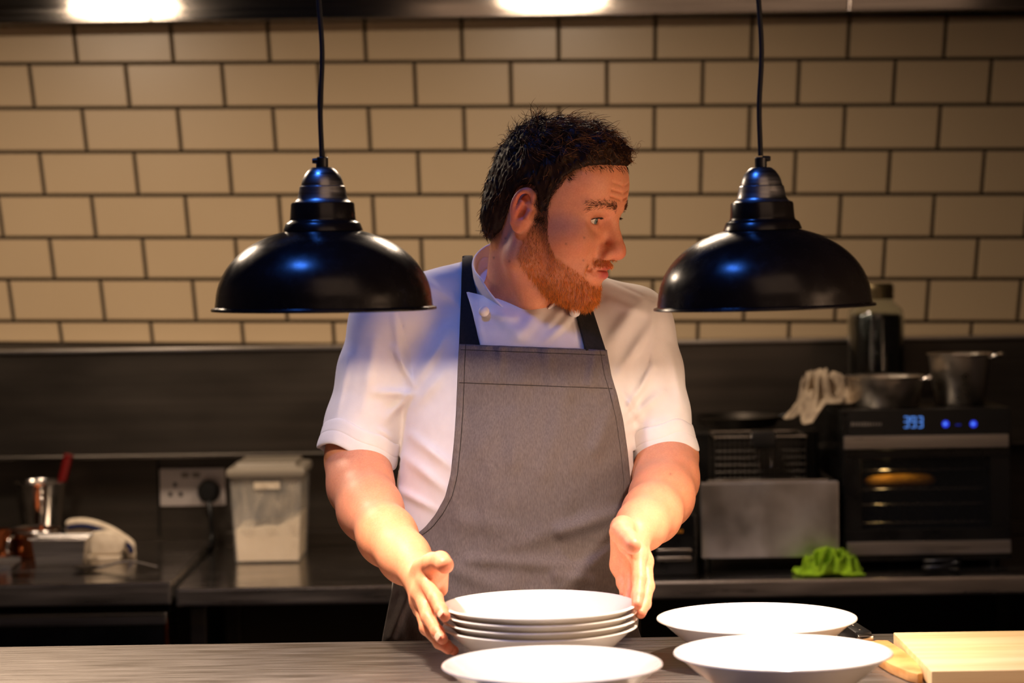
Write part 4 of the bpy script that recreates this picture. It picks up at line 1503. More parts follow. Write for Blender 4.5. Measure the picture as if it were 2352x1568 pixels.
# fingertips pinker
for nm, P in hand.items():
    w_ = np.exp(-((Vb - P[-1]) ** 2).sum(1) / 0.011 ** 2)
    tint(0.45 * w_, (226, 112, 92))
me = fast_mesh('person', Vb, Fb)
vcolor(me, C)
m_skin = mat('skin', (1, 1, 1, 1), 0.48, vcol='Col', sss=0.35, spec=0.4, noise=((420, 420, 420), (0.90, 0.84, 0.80, 1), 3, 0.3, 0.7), bump=((900, 900, 900), 0.18, 0.0006))
person = mobj('person', me, m_skin)
tag(person, 'bearded chef in white jacket and grey apron holding a stack of bowls, looking sideways', 'person')

# nails
m_nail = mat('fingernail', srgb(236, 176, 152), 0.25)


def nail(P, side, r):
    d = P[-1] - P[-2]
    d /= np.linalg.norm(d)
    n = side - d * (side @ d)
    n /= np.linalg.norm(n)
    b = np.cross(d, n)
    c = P[-1] + n * (r * 0.72) - d * 0.001
    R = np.column_stack([d, b, n])
    g_ = []
    F = []
    for i in range(7):
        for j in range(7):
            a, t = -1 + i / 3, -1 + j / 3
            sq = 1 - 0.22 * t * t
            x, y = a * 0.0058 * sq, t * 0.0048
            z = 0.0022 - 38 * y * y - 9 * x * x * (a > 0)
            g_.append(c + R @ np.array((x, y, z)))
    for i in range(6):
        for j in range(6):
            F.append((i * 7 + j, i * 7 + 7 + j, i * 7 + 8 + j, i * 7 + 1 + j))
    o = obj('fingernail', g_, F, m_nail, person, smooth=True)
    o.modifiers.new('t', 'SOLIDIFY').thickness = 0.0006


camd = -Fv
nail(hand['Lindex'], np.array((-0.45, -0.85, 0.25)), 0.0068)
nail(hand['Lmiddle'], np.array((-0.40, -0.9, 0.1)), 0.0068)

# eyes
eyes = []
GZ = np.array((0.97, -0.02, -0.10))
GZ = GZ / np.linalg.norm(GZ)
for s in (-1, 1):
    c = h2w((0.0700, s * 0.0315, -0.001))[0]
    r = 0.0122 * HS
    n, m_ = 40, 32
    gz = HRM @ GZ
    a1 = np.cross(gz, (0, 0, 1.0))
    a1 /= np.linalg.norm(a1)
    a2 = np.cross(gz, a1)
    V, F, Cc = [], [], []
    for i in range(m_ + 1):
        t = (i / m_) ** 1.4 * math.pi
        rr_ = r * (1 + 0.045 * math.exp(-(t / 0.42) ** 4))
        for j in range(n):
            p = 2 * math.pi * j / n
            V.append(c + rr_ * (math.cos(t) * gz + math.sin(t) * (math.cos(p) * a1 + math.sin(p) * a2)))
            if t < 0.17:
                Cc.append(srgb(8, 6, 6)[:3])
            elif t < 0.44:
                Cc.append(srgb(110, 122, 118)[:3] if t < 0.38 else srgb(50, 52, 50)[:3])
            else:
                Cc.append(srgb(226, 208, 192)[:3])
    for i in range(m_):
        for j in range(n):
            k = (j + 1) % n
            F.append((i * n + j, i * n + n + j, i * n + n + k, i * n + k))
    o = obj('eye', V, F, mat('eyeball', (1, 1, 1, 1), 0.08, vcol='Col'), person, smooth=True)
    vcolor(o.data, np.array(Cc))

# lashes
for s in (-1, 1):
    t = np.linspace(-1.25, 1.25, 90)
    yl, zl = 0.0130 * np.sin(t), -0.0004 + 0.0050 * np.cos(t)
    xl = 0.0700 + np.sqrt(np.clip(0.0153 ** 2 - yl ** 2 - zl ** 2, 1e-6, None))
    rts = np.stack([xl, s * 0.0315 + yl, zl - 0.001], -1)
    dr_ = np.stack([np.full(90, 0.9), 0.9 * np.sin(t), np.full(90, 0.05)], -1) + 0.12 * rng.normal(size=(90, 3))
    lV, lF = strands(rts, dr_, rng.uniform(0.003, 0.0055, 90), 3, 0.00032, seed=12)
    mobj('eyelashes', fast_mesh('eyelashes', h2w(lV), lF), mat('dark_lashes', srgb(40, 22, 16), 0.5), person)

# ---- hair: clumped volume with loose curls on top
hair = Sculpt()
hair.add(Ell((-0.004, 0, 0.034), (0.0900, 0.0815, 0.082)), 0.01)
hair.add(Ell((0.008, 0, 0.072), (0.068, 0.062, 0.039)), 0.03)
hair.add(Ell((0.044, -0.004, 0.084), (0.034, 0.052, 0.026)), 0.03)
hair.add(Ell((0.066, 0.002, 0.079), (0.0170, 0.042, 0.0165)), 0.02)
hair.add(Ell((-0.062, 0, -0.020), (0.033, 0.060, 0.050)), 0.03)
for s in (-1, 1):
    hair.add(Ell((0.034, s * 0.047, 0.060), (0.024, 0.026, 0.024)), 0.02)


def hair_f(q):
    base = hair(q)
    n1 = vnoise(q * np.array((34, 48, 26)), 21, 2)
    n2 = vnoise(q * np.array((110, 150, 70)), 22, 1)
    t = np.clip((q[:, 2] - 0.02) / 0.08, 0.15, 1)
    base = base - t * 0.0050 * n1 - 0.0014 * n2
    return smax(base, hairline(q) + 0.0025 * n1, 0.009)


Vh, Fh = surfnet(hair_f, (-0.15, -0.11, -0.09), (0.13, 0.11, 0.17), 0.0021, keep=2.0)
gH = grad(hair_f, Vh)
outer = (np.einsum('ij,ij->i', gH, Vh - np.array((0.0, 0, 0.0))) > 0.35 * np.linalg.norm(Vh, axis=1))
cand = np.nonzero(outer)[0]
pick = rng.choice(cand, 6500, replace=False)
rt, nr = Vh[pick], gH[pick]
sw = vnoise(rt * 26.0, 41, 2)
sw2 = vnoise(rt * 26.0 + 7.0, 42, 2)
tp = np.clip((rt[:, 2] - 0.045) / 0.03, 0, 1)
flow = np.stack([tp * (0.7 + 0.9 * sw2) - (1 - tp) * (0.35 - 0.25 * sw), 1.1 * tp * sw + 0.1 * rng.normal(size=len(rt)), -(1 - tp) * 0.9 + 0.1 * sw], -1)
flow -= nr * np.einsum('ij,ij->i', flow, nr)[:, None]
tk = np.clip((rt[:, 2] - 0.05) / 0.06, 0, 1)
di = flow + nr * (0.05 + 0.12 * tk)[:, None] + 0.07 * rng.normal(size=rt.shape)
frt = np.clip((rt[:, 0] - 0.035) / 0.035, 0, 1)
ln = (0.013 + tk * rng.uniform(0.008, 0.026, len(rt))) * (1 - 0.6 * frt)
s1V, s1F = strands(rt - nr * 0.002, di, ln, 6, 0.00042, curl=(0.0008 + 0.0026 * tk, 4.0), seed=5, droop=-nr * (0.22 + 0.2 * tk)[:, None])
fly = rng.choice(np.nonzero(outer & (Vh[:, 2] > 0.085))[0], 130, replace=False)
d2 = np.stack([0.5 + 0.6 * rng.normal(size=130), 0.5 * rng.normal(size=130), 0.4 * np.abs(rng.normal(size=130))], -1) + gH[fly] * 0.4
s2V, s2F = strands(Vh[fly], d2, rng.uniform(0.014, 0.032, 130), 10, 0.00028, curl=(0.009, 7.5), seed=6, droop=-gH[fly] * 0.35)
# short hairs feathering the hairline over forehead, temple and sideburn
hx = rng.uniform(-0.02, 0.078, 5200)
hy = np.where(hx > 0.05, rng.uniform(-0.05, 0.05, 5200), np.where(rng.random(5200) < 0.8, -1, 1) * rng.uniform(0.05, 0.085, 5200))
hz = rng.uniform(-0.02, 0.085, 5200)
hp = np.stack([hx, hy, hz], -1)
for _ in range(8):
    hp = hp - grad(head, hp) * head(hp)[:, None]
hq = hairline(hp)
keep_ = (np.abs(head(hp)) < 0.001) & (hq > -0.004) & (hq < 0.0035 + 0.004 * rng.random(5200)) & (np.abs(hp[:, 1]) < 0.08)
hp = hp[keep_]
hn = grad(head, hp)
hd_ = np.where((hp[:, 0] > 0.045)[:, None], np.array((0.8, 0.0, -0.25)), np.array((-0.45, 0.0, -0.55))) + 0.3 * rng.normal(size=hp.shape)
hd_ = hd_ - hn * np.einsum('ij,ij->i', hd_, hn)[:, None] + hn * 0.3
s3V, s3F = strands(hp - hn * 0.0005, hd_, rng.uniform(0.005, 0.011, len(hp)), 4, 0.0003, seed=14, droop=-hn * 0.2)
n3 = len(hp)
Vall = np.concatenate([h2w(Vh), h2w(s1V), h2w(s2V), h2w(s3V)])
Fall = np.concatenate([Fh, s1F + len(Vh), s2F + len(Vh) + len(s1V), s3F + len(Vh) + len(s1V) + len(s2V)])
m_hair = mat('dark_brown_hair', (1, 1, 1, 1), 0.5, spec=0.14, vcol='Col')
ho = mobj('hair', fast_mesh('hair', Vall, Fall), m_hair, person)
dk, lt = np.array(srgb(40, 24, 14)[:3]), np.array(srgb(150, 98, 52)[:3])
w1 = np.clip(rng.normal(0.26, 0.36, len(pick)), 0, 1)[:, None]
w2 = np.full((130, 1), 0.35)
c1 = np.tile((dk * (1 - w1) + lt * w1)[None, :, None, :], (7, 1, 3, 1)).reshape(-1, 3)
c2 = np.tile((dk * (1 - w2) + lt * w2)[None, :, None, :], (11, 1, 3, 1)).reshape(-1, 3)
vcolor(ho.data, np.concatenate([np.tile(dk * 0.9, (len(Vh), 1)), c1, c2, np.tile(dk * 1.3, (len(s3V), 1))]))
ho['label'] = 'short wavy dark brown hair'

# ---- beard and brows
nrm = np.zeros(Vb.shape)
tri = Vb[Fb]
fn_ = np.cross(tri[:, 2] - tri[:, 0], tri[:, 3] - tri[:, 1])
for k in range(4):
    np.add.at(nrm, Fb[:, k], fn_)
nrm /= np.linalg.norm(nrm, axis=1)[:, None] + 1e-12
nl = nrm @ HRM
cand = np.nonzero(bm_ > 0.5)[0]
pick = rng.choice(cand, min(9000, len(cand)), replace=len(cand) < 9000)
rt, nr = q[pick] + rng.normal(size=(len(pick), 3)) * 0.0006, nl[pick]
mou = rt[:, 2] > -0.064
side_ = np.sign(rt[:, 1])
fl = np.stack([np.full(len(rt), 0.25), side_ * np.where(mou & (rt[:, 0] > 0.07), 0.8, 0.0), np.full(len(rt), -1.0)], -1)
di = fl - nr * np.einsum('ij,ij->i', fl, nr)[:, None] * 0.8 + nr * 0.38 + 0.22 * rng.normal(size=rt.shape)
ln = np.where(rt[:, 2] < -0.085, 0.0085, 0.0055) * rng.uniform(0.7, 1.2, len(rt))
bV, bF = strands(rt - nr * 0.0008, di, ln, 3, 0.00026, curl=(0.0008, 3.0), seed=8)
shade_n = 4 * 3
tV = np.clip((rt[:, 2] + 0.060) / 0.04, 0, 1)[:, None]
cR = np.array(srgb(244, 146, 56)[:3]) * (1 - tV) + np.array(srgb(66, 38, 22)[:3]) * tV
cR = cR * rng.uniform(0.35, 1.2, (len(rt), 1))
cc_ = np.tile(cR[None, :, None, :], (4, 1, 3, 1)).reshape(-1, 3)
bo = mobj('beard', fast_mesh('beard', h2w(bV), bF), mat('ginger_beard', (1, 1, 1, 1), 0.42, vcol='Col'), person)
vcolor(bo.data, cc_)
bo['label'] = 'short ginger beard and moustache'
for s in (-1, 1):
    P = np.array([(0.0965, s * 0.009, 0.0185), (0.093, s * 0.022, 0.0225), (0.083, s * 0.037, 0.0235), (0.070, s * 0.050, 0.0185)])
    pa = smooth_path(P, 300)
    pa = pa + rng.normal(size=pa.shape) * np.array((0.0006, 0.0006, 0.0022))
    # settle on the skin
    for _ in range(6):
        pa = pa - grad(head, pa) * head(pa)[:, None]
    g_ = grad(head, pa)
    tg = np.gradient(smooth_path(P, 300), axis=0)
    tg /= np.linalg.norm(tg, axis=1)[:, None]
    eV, eF = strands(pa - g_ * 0.0005, tg + g_ * 0.35 + np.array((0, 0, 0.35)) * rng.normal(size=(300, 1)), rng.uniform(0.005, 0.0085, 300), 3, 0.00026, seed=9)
    mobj('eyebrow', fast_mesh('eyebrow', h2w(eV), eF), mat('brown_brow', srgb(96, 56, 30), 0.5), person)

# ---------------------------------------------------------------- jacket


def px_fold(P, segs):
    """cloth folds: ridges along lines on the front of the garment; (u0,v0,u1,v1,width px,height m)"""
    u, v = proj(P)
    out = np.zeros(len(P))
    for u0, v0, u1, v1, wd, h_ in segs:
        dx, dy = u1 - u0, v1 - v0
        L2 = dx * dx + dy * dy
        t = np.clip(((u - u0) * dx + (v - v0) * dy) / L2, 0, 1)
        d2 = (u - u0 - t * dx) ** 2 + (v - v0 - t * dy) ** 2
        out += h_ * np.exp(-d2 / wd ** 2) * (0.35 + 0.65 * np.sin(np.pi * np.clip(t, 0.03, 0.97)))
    return out


torso = Sculpt()
torso.add(Ell(W(1200, 872, TY), (0.166, 0.104, 0.126)), 0.03)
torso.add(Ell(W(1198, 1010, TY - 0.005), (0.160, 0.128, 0.165)), 0.045)
torso.add(Ell(W(1188, 1180, TY - 0.005), (0.168, 0.142, 0.180)), 0.05)
torso.add(Ell(W(1182, 1400, TY), (0.175, 0.140, 0.200)), 0.05)
torso.add(Cap(W(1112, 655, 3.385), W(912, 735, 3.35), 0.042, 0.057), 0.045)
torso.add(Cap(W(1300, 675, 3.385), W(1449, 750, 3.35), 0.042, 0.052), 0.045)
jk = Sculpt()
jk.ops = list(torso.ops)
sleL = [(905, 738, 3.35, 0.0590), (866, 860, 3.345, 0.0560), (834, 975, 3.335, 0.0535), (823, 1026, 3.325, 0.0530)]
sleR = [(1455, 752, 3.35, 0.0540), (1484, 850, 3.345, 0.0505), (1508, 950, 3.335, 0.0470), (1520, 1022, 3.325, 0.0460)]
k0 = len(jk.ops)
for pts_ in (sleL, sleR):
    for i, ((u, v, y, r), (u2, v2, y2, r2)) in enumerate(zip(pts_[:-1], pts_[1:])):
        jk.add(Cap(W(u, v, y), W(u2, v2, y2), r, r2), 0.03 if i == 0 else 0.012)
cutL = (W(823, 1026, 3.325), W(823, 1026, 3.325) - W(866, 860, 3.335))
cutR = (W(1520, 1022, 3.325), W(1520, 1022, 3.325) - W(1484, 850, 3.335))
FOLDS = [(950, 885, 905, 800, 9, 0.006), (950, 905, 860, 900, 10, 0.006), (945, 900, 890, 960, 9, 0.005), (905, 720, 925, 850, 9, 0.0035),
         (952, 880, 1030, 760, 14, 0.007), (955, 930, 1020, 850, 14, 0.005), (945, 1000, 1040, 1075, 12, 0.006), (930, 1050, 1030, 1130, 12, 0.005),
         (905, 1120, 1000, 1170, 10, 0.005), (975, 640, 1055, 700, 10, 0.004), (800, 820, 770, 960, 10, 0.003), (860, 780, 835, 940, 13, 0.0035),
         (1435, 950, 1500, 840, 9, 0.006), (1437, 970, 1520, 900, 10, 0.005), (1440, 990, 1560, 960, 9, 0.004), (1395, 800, 1470, 690, 18, 0.006),
         (1420, 860, 1500, 740, 12, 0.005), (1500, 700, 1500, 840, 7, 0.003), (1400, 690, 1490, 720, 14, 0.005), (1540, 800, 1565, 930, 11, 0.004),
         (1430, 900, 1470, 960, 9, 0.005), (870, 985, 905, 1010, 7, 0.005)]
SEAMS = [(905, 690, 940, 800, 2.5, -0.0016), (940, 800, 952, 885, 2.5, -0.0016), (1500, 690, 1500, 800, 2.5, -0.0016), (1500, 800, 1440, 960, 2.5, -0.0012), (1390, 640, 1500, 690, 2.5, -0.0014)]
nkC = np.array((W(1208, 650, 3.33)[0], 3.325, W(1208, 704, 3.23)[2]))


def jacket_f(P):
    d = jk(P)
    near = np.abs(d) < 0.05
    if near.any():
        Q = P[near]
        front = np.clip((3.390 - Q[:, 1]) / 0.03, 0, 1)
        dd_ = d[near] - front * (px_fold(Q, FOLDS) + px_fold(Q, SEAMS) - 0.0015)
        dd_ = dd_ - 0.0016 * vnoise(Q * np.array((9, 9, 7)), 31, 2)
        # neck opening
        dn = (np.hypot((Q[:, 0] - nkC[0]) / 0.070, (Q[:, 1] - nkC[1]) / 0.092) - 1) * 0.07
        dn = np.maximum(dn, (nkC[2] + 0.33 * (Q[:, 1] - 3.23)) - Q[:, 2])
        dd_ = smax(dd_, -dn, 0.004)
        for c, ax in (cutL, cutR):
            ax = ax / np.linalg.norm(ax)
            pl_ = (Q - c) @ ax
            rad = np.linalg.norm(Q - c - pl_[:, None] * ax, axis=1)
            m_ = rad < (0.0625 if c is cutL[0] else 0.0555)
            dd_ = np.where(m_ & (pl_ > -0.03), smax(dd_, pl_, 0.002), dd_)
            hol = np.maximum(rad - (0.0435 if c is cutL[0] else 0.0390), -0.016 - pl_)
            dd_ = np.where(m_, np.maximum(dd_, -hol), dd_)
        d[near] = dd_
    return d


lo = np.array((W(735, 1000, 3.120)[0] - 0.02, 3.18, W(1176, 1520, 3.220)[2]))
hi = np.array((W(1600, 1000, 3.120)[0] + 0.02, 3.520, W(1176, 560, 3.320)[2]))
Vj, Fj = surfnet(jacket_f, lo, hi, 0.0026, keep=1.9)
m_jacket = mat('white_cotton_drill', srgb(236, 229, 225), 0.85, sheen=0.1, noise=((40, 40, 40), srgb(230, 222, 218), 3, 0.3, 0.7), bump=((700, 700, 1400), 0.22, 0.0007))
jacket = mobj('chef_jacket', fast_mesh('chef_jacket', Vj, Fj), m_jacket, person)
jacket['label'] = 'white double-breasted chef jacket with rolled sleeves'


def front_y(sd, X, Z, off, y0=3.05, y1=3.440):
    """depth of the front of sculpt sd at (X, Z), kept off its surface"""
    n = len(X)
    y = np.full(n, y0)
    for _ in range(70):
        d = sd(np.stack([X, y, Z], -1)) - off
        y = y + np.clip(d, -0.01, 0.02) * 0.8
        y = np.minimum(y, y1)
    return y


def torso_smooth(P):
    return torso(P)


def sheet(name, rows, off, material, parent, ncol=40, thick=0.002, relief=None, sd=torso_smooth, Yref=3.220, flip=False, maxy=3.440, wrap=None):
    """cloth panel: rows of (v, uL, uR) pixel outline at depth Yref, dropped on to the sculpt"""
    rows = np.array(rows, float)
    X, Z, U_, T_ = [], [], [], []
    for v, ul, ur in rows:
        for j in range(ncol):
            t = j / (ncol - 1)
            vv = v if wrap is None else v + wrap(ul + (ur - ul) * t)
            p = W(ul + (ur - ul) * t, vv, Yref)
            X.append(p[0])
            Z.append(p[2])
            U_.append((ul + (ur - ul) * t, vv))
            T_.append((t, ul, ur))
    X, Z, U_ = np.array(X), np.array(Z), np.array(U_)
    y = front_y(sd, X, Z, off, y1=maxy)
    # the outline was drawn at depth Yref: slide along the view rays on to the true depth
    for _ in range(3):
        P = np.array([W(u, v, yy_) for (u, v), yy_ in zip(U_, y)])
        X, Z = P[:, 0], P[:, 2]
        y = front_y(sd, X, Z, off, y1=maxy)
    yg = y.reshape(len(rows), ncol)
    mid = ncol // 2
    for j in range(mid + 1, ncol):                         # cloth hangs on past the body's outline
        yg[:, j] = np.minimum(yg[:, j], yg[:, j - 1] + 0.0045)
    for j in range(mid - 1, -1, -1):
        yg[:, j] = np.minimum(yg[:, j], yg[:, j + 1] + 0.0045)
    P = np.array([W(u, v, yy_) for (u, v), yy_ in zip(U_, yg.ravel())])
    n = len(rows)
    # keep the sheet taut: no deep pockets between neighbours
    if relief is not None:
        P[:, 1] -= relief(U_[:, 0], U_[:, 1], np.array(T_))
    idx = np.arange(n * ncol).reshape(n, ncol)
    F = np.stack([idx[:-1, :-1], idx[1:, :-1], idx[1:, 1:], idx[:-1, 1:]], -1).reshape(-1, 4)
    if flip:
        F = F[:, ::-1]
    o = obj(name, P, F, material, parent, smooth=True)
    md = o.modifiers.new('thickness', 'SOLIDIFY')
    md.thickness = thick
    md.offset = 0
    return o


def densify(tab, step=6.0):
    tab = np.array(tab, float)
    v = np.arange(tab[0, 0], tab[-1, 0] + 0.1, step)
    # smooth interpolation
    cols = [np.interp(v, tab[:, 0], tab[:, k]) for k in (1, 2)]
    ker = np.array([0.25, 0.5, 0.25])
    for _ in range(4):
        cols = [np.concatenate([[c[0]], np.convolve(c, ker, 'valid'), [c[-1]]]) for c in cols]
    return np.column_stack([v] + cols)


# rolled cuffs
def cuff(cut, r0, r1, hgt, seedv, squash=1.0):
    c, ax = cut
    ax = ax / np.linalg.norm(ax)
    c = c - ax * 0.006
    e1 = np.cross(ax, (0, 1.0, 0))
    e1 /= np.linalg.norm(e1)
    e2 = np.cross(ax, e1)
    seg = 72
    pr = [(0.93, -0.95), (1.0, -1.0), (1.045, -0.9), (1.05, -0.3), (1.055, -0.06), (1.04, -0.03), (1.055, 0.0), (1.07, 0.6), (1.06, 0.93), (1.02, 1.0), (0.96, 0.95), (0.90, 0.6), (0.9, -0.5)]
    V, F = [], []
    for (rr_, zz_) in pr:
        for j in range(seg):
            a = 2 * math.pi * j / seg
            wv = 1 + 0.018 * math.sin(3 * a + seedv) + 0.013 * math.sin(5 * a + 2.2 * seedv + zz_)
            R_ = (r0 + (r1 - r0) * (zz_ + 1) / 2) * rr_ * wv
            V.append(c + ax * (zz_ * hgt / 2 + 0.006 * math.sin(2 * a + seedv) + 0.002 * math.sin(5 * a)) + R_ * (math.cos(a) * e1 + squash * math.sin(a) * e2))
    n = len(pr)
    for i in range(n):
        for j in range(seg):
            k, i2 = (j + 1) % seg, (i + 1) % n
            F.append((i * seg + j, i * seg + k, i2 * seg + k, i2 * seg + j))
    bm = bmesh.new()
    me_ = bpy.data.meshes.new('t')
    me_.from_pydata([tuple(x) for x in V], [], F)
    bm.from_mesh(me_)
    bpy.data.meshes.remove(me_)
    o = fin('sleeve_cuff', bm, m_jacket, jacket, None, True)
    o.modifiers.new('s', 'SUBSURF').levels = 1
    o.modifiers['s'].render_levels = 1
    return o


cuff(cutL, 0.0530, 0.0545, 0.038, 0.6)
cuff(cutR, 0.0460, 0.0470, 0.040, 2.1)

# lapel panel with two buttons
lap = [(672, 1072, 1078), (680, 1074, 1108), (688, 1077, 1140), (694, 1079, 1172), (698, 1080, 1300), (706, 1083, 1322), (730, 1089, 1328), (760, 1096, 1334), (812, 1108, 1346)]


def lap_relief(u, v, T):
    pk = px_fold_uv(u, v, [(1318, 720, 1250, 790, 10, 0.005), (1318, 722, 1330, 800, 8, 0.004), (1112, 718, 1180, 730, 9, 0.004), (1130, 700, 1210, 790, 16, 0.005), (1240, 705, 1190, 780, 18, 0.005), (1300, 700, 1262, 745, 10, 0.004)])
    e = np.minimum((T[:, 0]) * (T[:, 2] - T[:, 1]), 30)
    return pk * np.clip((795 - v) / 40, 0, 1) + 0.0012 * np.exp(-((e - 8) / 7) ** 2) + 0.0007 * np.sin(v / 5.0) * np.exp(-(e / 12) ** 2)


def px_fold_uv(u, v, segs):
    out = np.zeros(len(u))
    for u0, v0, u1, v1, wd, h_ in segs:
        dx, dy = u1 - u0, v1 - v0
        t = np.clip(((u - u0) * dx + (v - v0) * dy) / (dx * dx + dy * dy), 0, 1)
        d2 = (u - u0 - t * dx) ** 2 + (v - v0 - t * dy) ** 2
        out += h_ * np.exp(-d2 / wd ** 2)
    return out


lo_ = sheet('lapel', densify(lap, 3.0), 0.0070, m_jacket, jacket, 60, 0.003, lap_relief, maxy=3.340)
for u, v, y in ((1112, 715, None), (1320, 717, None)):
    X = W(u, v, 3.220)
    yb = front_y(torso_smooth, np.array([X[0]]), np.array([X[2]]), 0.012)[0]
    p = W(u, v, yb)
    lathe('button', [(0, 0.008), (0.004, 0.0075), (0.0068, 0.005), (0.0073, 0.002), (0.006, -0.001), (0.003, -0.004), (0, -0.004)], m_jacket, jacket, 32, (p[0], p[1] - 0.006, p[2]), 60, rot3('X', 80))

# standing collar
def collar(name, th0, th1, rx, ry, zf_, zb_, hgt, flare, gap=0.0):
    n, m_ = 72, 7
    c = W(1210, 640, 3.345)
    V, F = [], []
    zf2, zb2 = W(1208, zf_, 3.280)[2], W(1208, zb_, 3.420)[2]
    for i in range(n):
        th = math.radians(th0 + (th1 - th0) * i / (n - 1))
        for j in range(m_):
            t = j / (m_ - 1)
            k = 1 + flare * t
            x = c[0] + rx * k * math.sin(th)
            y = c[1] - ry * k * math.cos(th)
            z = zf2 + (zb2 - zf2) * (1 - math.cos(th)) / 2
            taper = min(1.0, 0.15 + 1.6 * min(i, n - 1 - i) / 14.0)
            z += hgt * t * taper - 0.004
            y += -0.010 * t
            V.append((x, y, z))
    for i in range(n - 1):
        for j in range(m_ - 1):
            F.append((i * m_ + j, i * m_ + m_ + j, i * m_ + m_ + j + 1, i * m_ + j + 1))
    o = obj(name, V, F, m_jacket, jacket, smooth=True)
    md = o.modifiers.new('thickness', 'SOLIDIFY')
    md.thickness = 0.0035
    md.offset = 0
    o.modifiers.new('s', 'SUBSURF').levels = 1
    return o


collar('collar', -338, -26, 0.0715, 0.074, 714, 590, 0.034, 0.05)

# ---------------------------------------------------------------- apron
m_apron = mat('faded_grey_denim', srgb(112, 101, 98), 0.92, noise=((700, 700, 160), srgb(92, 83, 80), 4, 0.3, 0.7), bump=((1200, 1200, 700), 0.35, 0.0007))
m_strap = mat('dark_grey_denim', srgb(34, 30, 30), 0.92, noise=((300, 300, 80), srgb(24, 21, 21), 5, 0.3, 0.7), bump=((900, 900, 500), 0.4, 0.0009))
AF = [(1060, 1195, 1180, 1215, 22, 0.0030), (1080, 1285, 1330, 1300, 15, 0.0035), (1180, 1250, 1290, 1215, 22, 0.0035), (1290, 1218, 1440, 1172, 17, 0.0085), (1280, 1320, 1360, 1330, 15, 0.004),
      (1300, 1345, 1420, 1250, 18, 0.005), (1360, 1290, 1440, 1220, 14, 0.005), (1170, 960, 1180, 1060, 18, 0.002), (1300, 900, 1250, 1080, 24, 0.004), (1420, 890, 1370, 1030, 18, 0.005),
      (1260, 800, 1265, 890, 14, 0.003), (1150, 800, 1148, 880, 10, 0.0025), (1370, 800, 1355, 880, 12, 0.004), (940, 1360, 900, 1460, 12, 0.010), (960, 1300, 930, 1350, 12, 0.006), (1000, 1290, 1120, 1340, 20, 0.003)]


def apron_relief(u, v, T):
    wid = T[:, 2] - T[:, 1]
    e = np.minimum(T[:, 0], 1 - T[:, 0]) * wid
    top = v - 790 - (u - 1055) * 0.038
    hem = 0.0013 * (1 / (1 + np.exp((e - 17) / 1.5))) + 0.0013 * (1 / (1 + np.exp((top - 90) / 1.6))) + 0.0008 * (1 / (1 + np.exp((top - 14) / 1.5)))
    st = -0.0009 * np.exp(-((e - 15) / 1.6) ** 2) - 0.0009 * np.exp(-((top - 88) / 1.8) ** 2) - 0.0007 * np.exp(-((top - 12) / 1.6) ** 2)
    pk = 0.0007 * np.sin(u / 5.5) * np.exp(-((top - 6) / 8) ** 2) + 0.0006 * np.sin(v / 6.0) * np.exp(-(e / 12) ** 2)
    wr = 0.0016 * vnoise(np.stack([u / 75.0, v / 150.0, np.zeros(len(u))], -1), 51, 2)
    return hem + st + pk + wr + px_fold_uv(u, v, AF) + 0.0075 * np.clip((930 - v) / 110, 0, 1)


bib = [(790, 1055, 1392), (850, 1052, 1403), (880, 1051, 1413), (950, 1048, 1430), (1020, 1043, 1440), (1090, 1036, 1447), (1140, 1024, 1445), (1180, 1003, 1440), (1213, 978, 1437), (1237, 948, 1436),
       (1262, 920, 1436), (1340, 906, 1440), (1400, 893, 1456), (1468, 880, 1478), (1560, 868, 1486), (1700, 855, 1492), (1900, 850, 1498)]
skirt = Sculpt()
skirt.ops = list(torso.ops)
skirt.add(Ell(W(1180, 1480, TY), (0.190, 0.150, 0.22)), 0.05)
skirt.add(Cap(W(1105, 1500, TY), W(1100, 2100, TY), 0.105, 0.10), 0.06)
skirt.add(Cap(W(1255, 1500, TY), W(1262, 2100, TY), 0.105, 0.10), 0.06)
apron = sheet('apron', densify(bib, 4.0), 0.0065, m_apron, person, 170, 0.0022, apron_relief, sd=skirt, maxy=3.390, wrap=lambda u: 0.038 * (u - 1055) * 1.0)
apron['label'] = 'faded grey denim bib apron'
# rows of stitching along hem and band
AP = np.array([v.co[:] for v in apron.data.vertices]).reshape(-1, 170, 3)
brow = densify(bib, 4.0)
m_stitch = mat('dark_thread', srgb(44, 38, 36), 0.9)


def stitch_line(pts):
    pts = np.array(pts) + np.array((0, -0.0012, 0))
    V, F = tube_arrays(pts, 0.00055, 5)
    obj('stitching', V, F, m_stitch, apron, smooth=True)


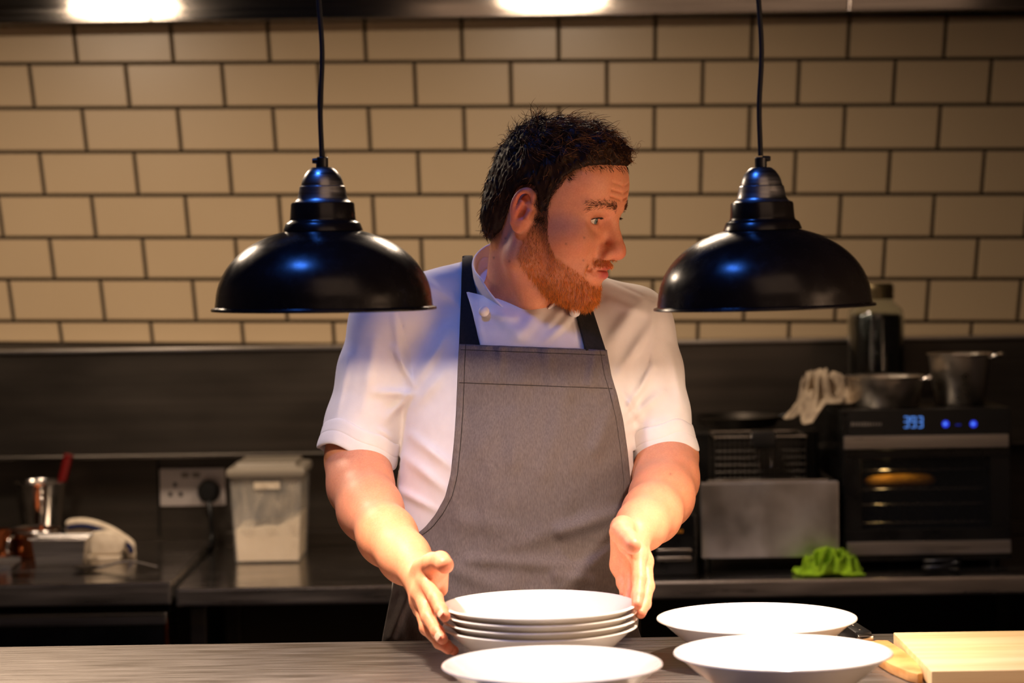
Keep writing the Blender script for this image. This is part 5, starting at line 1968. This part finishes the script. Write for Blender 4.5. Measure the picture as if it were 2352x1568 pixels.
for sidej in (0, 1):
    ln_ = []
    for i in range(0, 118):
        wd_ = brow[i, 2] - brow[i, 1]
        f = 15.0 / wd_ * 169
        if sidej:
            f = 169 - f
        j = min(168, int(f))
        ln_.append(AP[i, j] * (1 - (f - j)) + AP[i, j + 1] * (f - j))
    stitch_line(ln_)
for i in (3, 22):
    stitch_line(AP[i, 2:168:2])
strapL = [(588, 1062, 1086), (630, 1060, 1088), (680, 1059, 1096), (740, 1057, 1102), (796, 1055, 1104)]
strapR = [(640, 1292, 1334), (690, 1315, 1354), (740, 1328, 1370), (806, 1346, 1391)]
for tab, off in ((strapL, 0.0030), (strapR, 0.0145)):
    o = sheet('strap', densify(tab, 3.0), off, m_strap, apron, 14, 0.0022, lambda u, v, T: 0.0008 * (1 / (1 + np.exp((np.minimum(T[:, 0], 1 - T[:, 0]) * (T[:, 2] - T[:, 1]) - 7)))), maxy=3.390)
    o['label'] = 'dark neck strap'

# ---------------------------------------------------------------- trousers and shoes (behind the pass)
tr = Sculpt()
tr.add(Ell(W(1182, 1480, TY), (0.165, 0.125, 0.16)), 0.03)
ground = 0.10
for u in (1095, 1272):
    top = W(u, 1520, TY)
    tr.add(Cap(top, (top[0], TY + 0.005, 0.52), 0.088, 0.062), 0.04)
    tr.add(Cap((top[0], TY + 0.005, 0.52), (top[0], TY + 0.02, 0.11), 0.062, 0.055), 0.03)
Vt, Ft = surfnet(tr, (-0.25, 3.120, 0.03), (0.35, 3.570, 1.15), 0.006, keep=1.8)
m_trouser = mat('black_trousers', srgb(30, 28, 30), 0.9, bump=((300, 300, 300), 0.3, 0.001))
mobj('trousers', fast_mesh('trousers', Vt, Ft), m_trouser, person)
for u in (1095, 1272):
    x = W(u, 1520, TY)[0]
    sh = Sculpt()
    sh.add(Ell((x, TY - 0.09, 0.035), (0.045, 0.085, 0.045)), 0.02)
    sh.add(Ell((x, TY + 0.02, 0.05), (0.04, 0.06, 0.055)), 0.03)
    f2 = lambda P, sh=sh: smax(sh(P), 0.0015 - P[:, 2], 0.006)
    Vs, Fs = surfnet(f2, (x - 0.08, TY - 0.2, -0.01), (x + 0.08, TY + 0.12, 0.13), 0.005)
    mobj('shoe', fast_mesh('shoe', Vs, Fs), m_blackplastic, person)
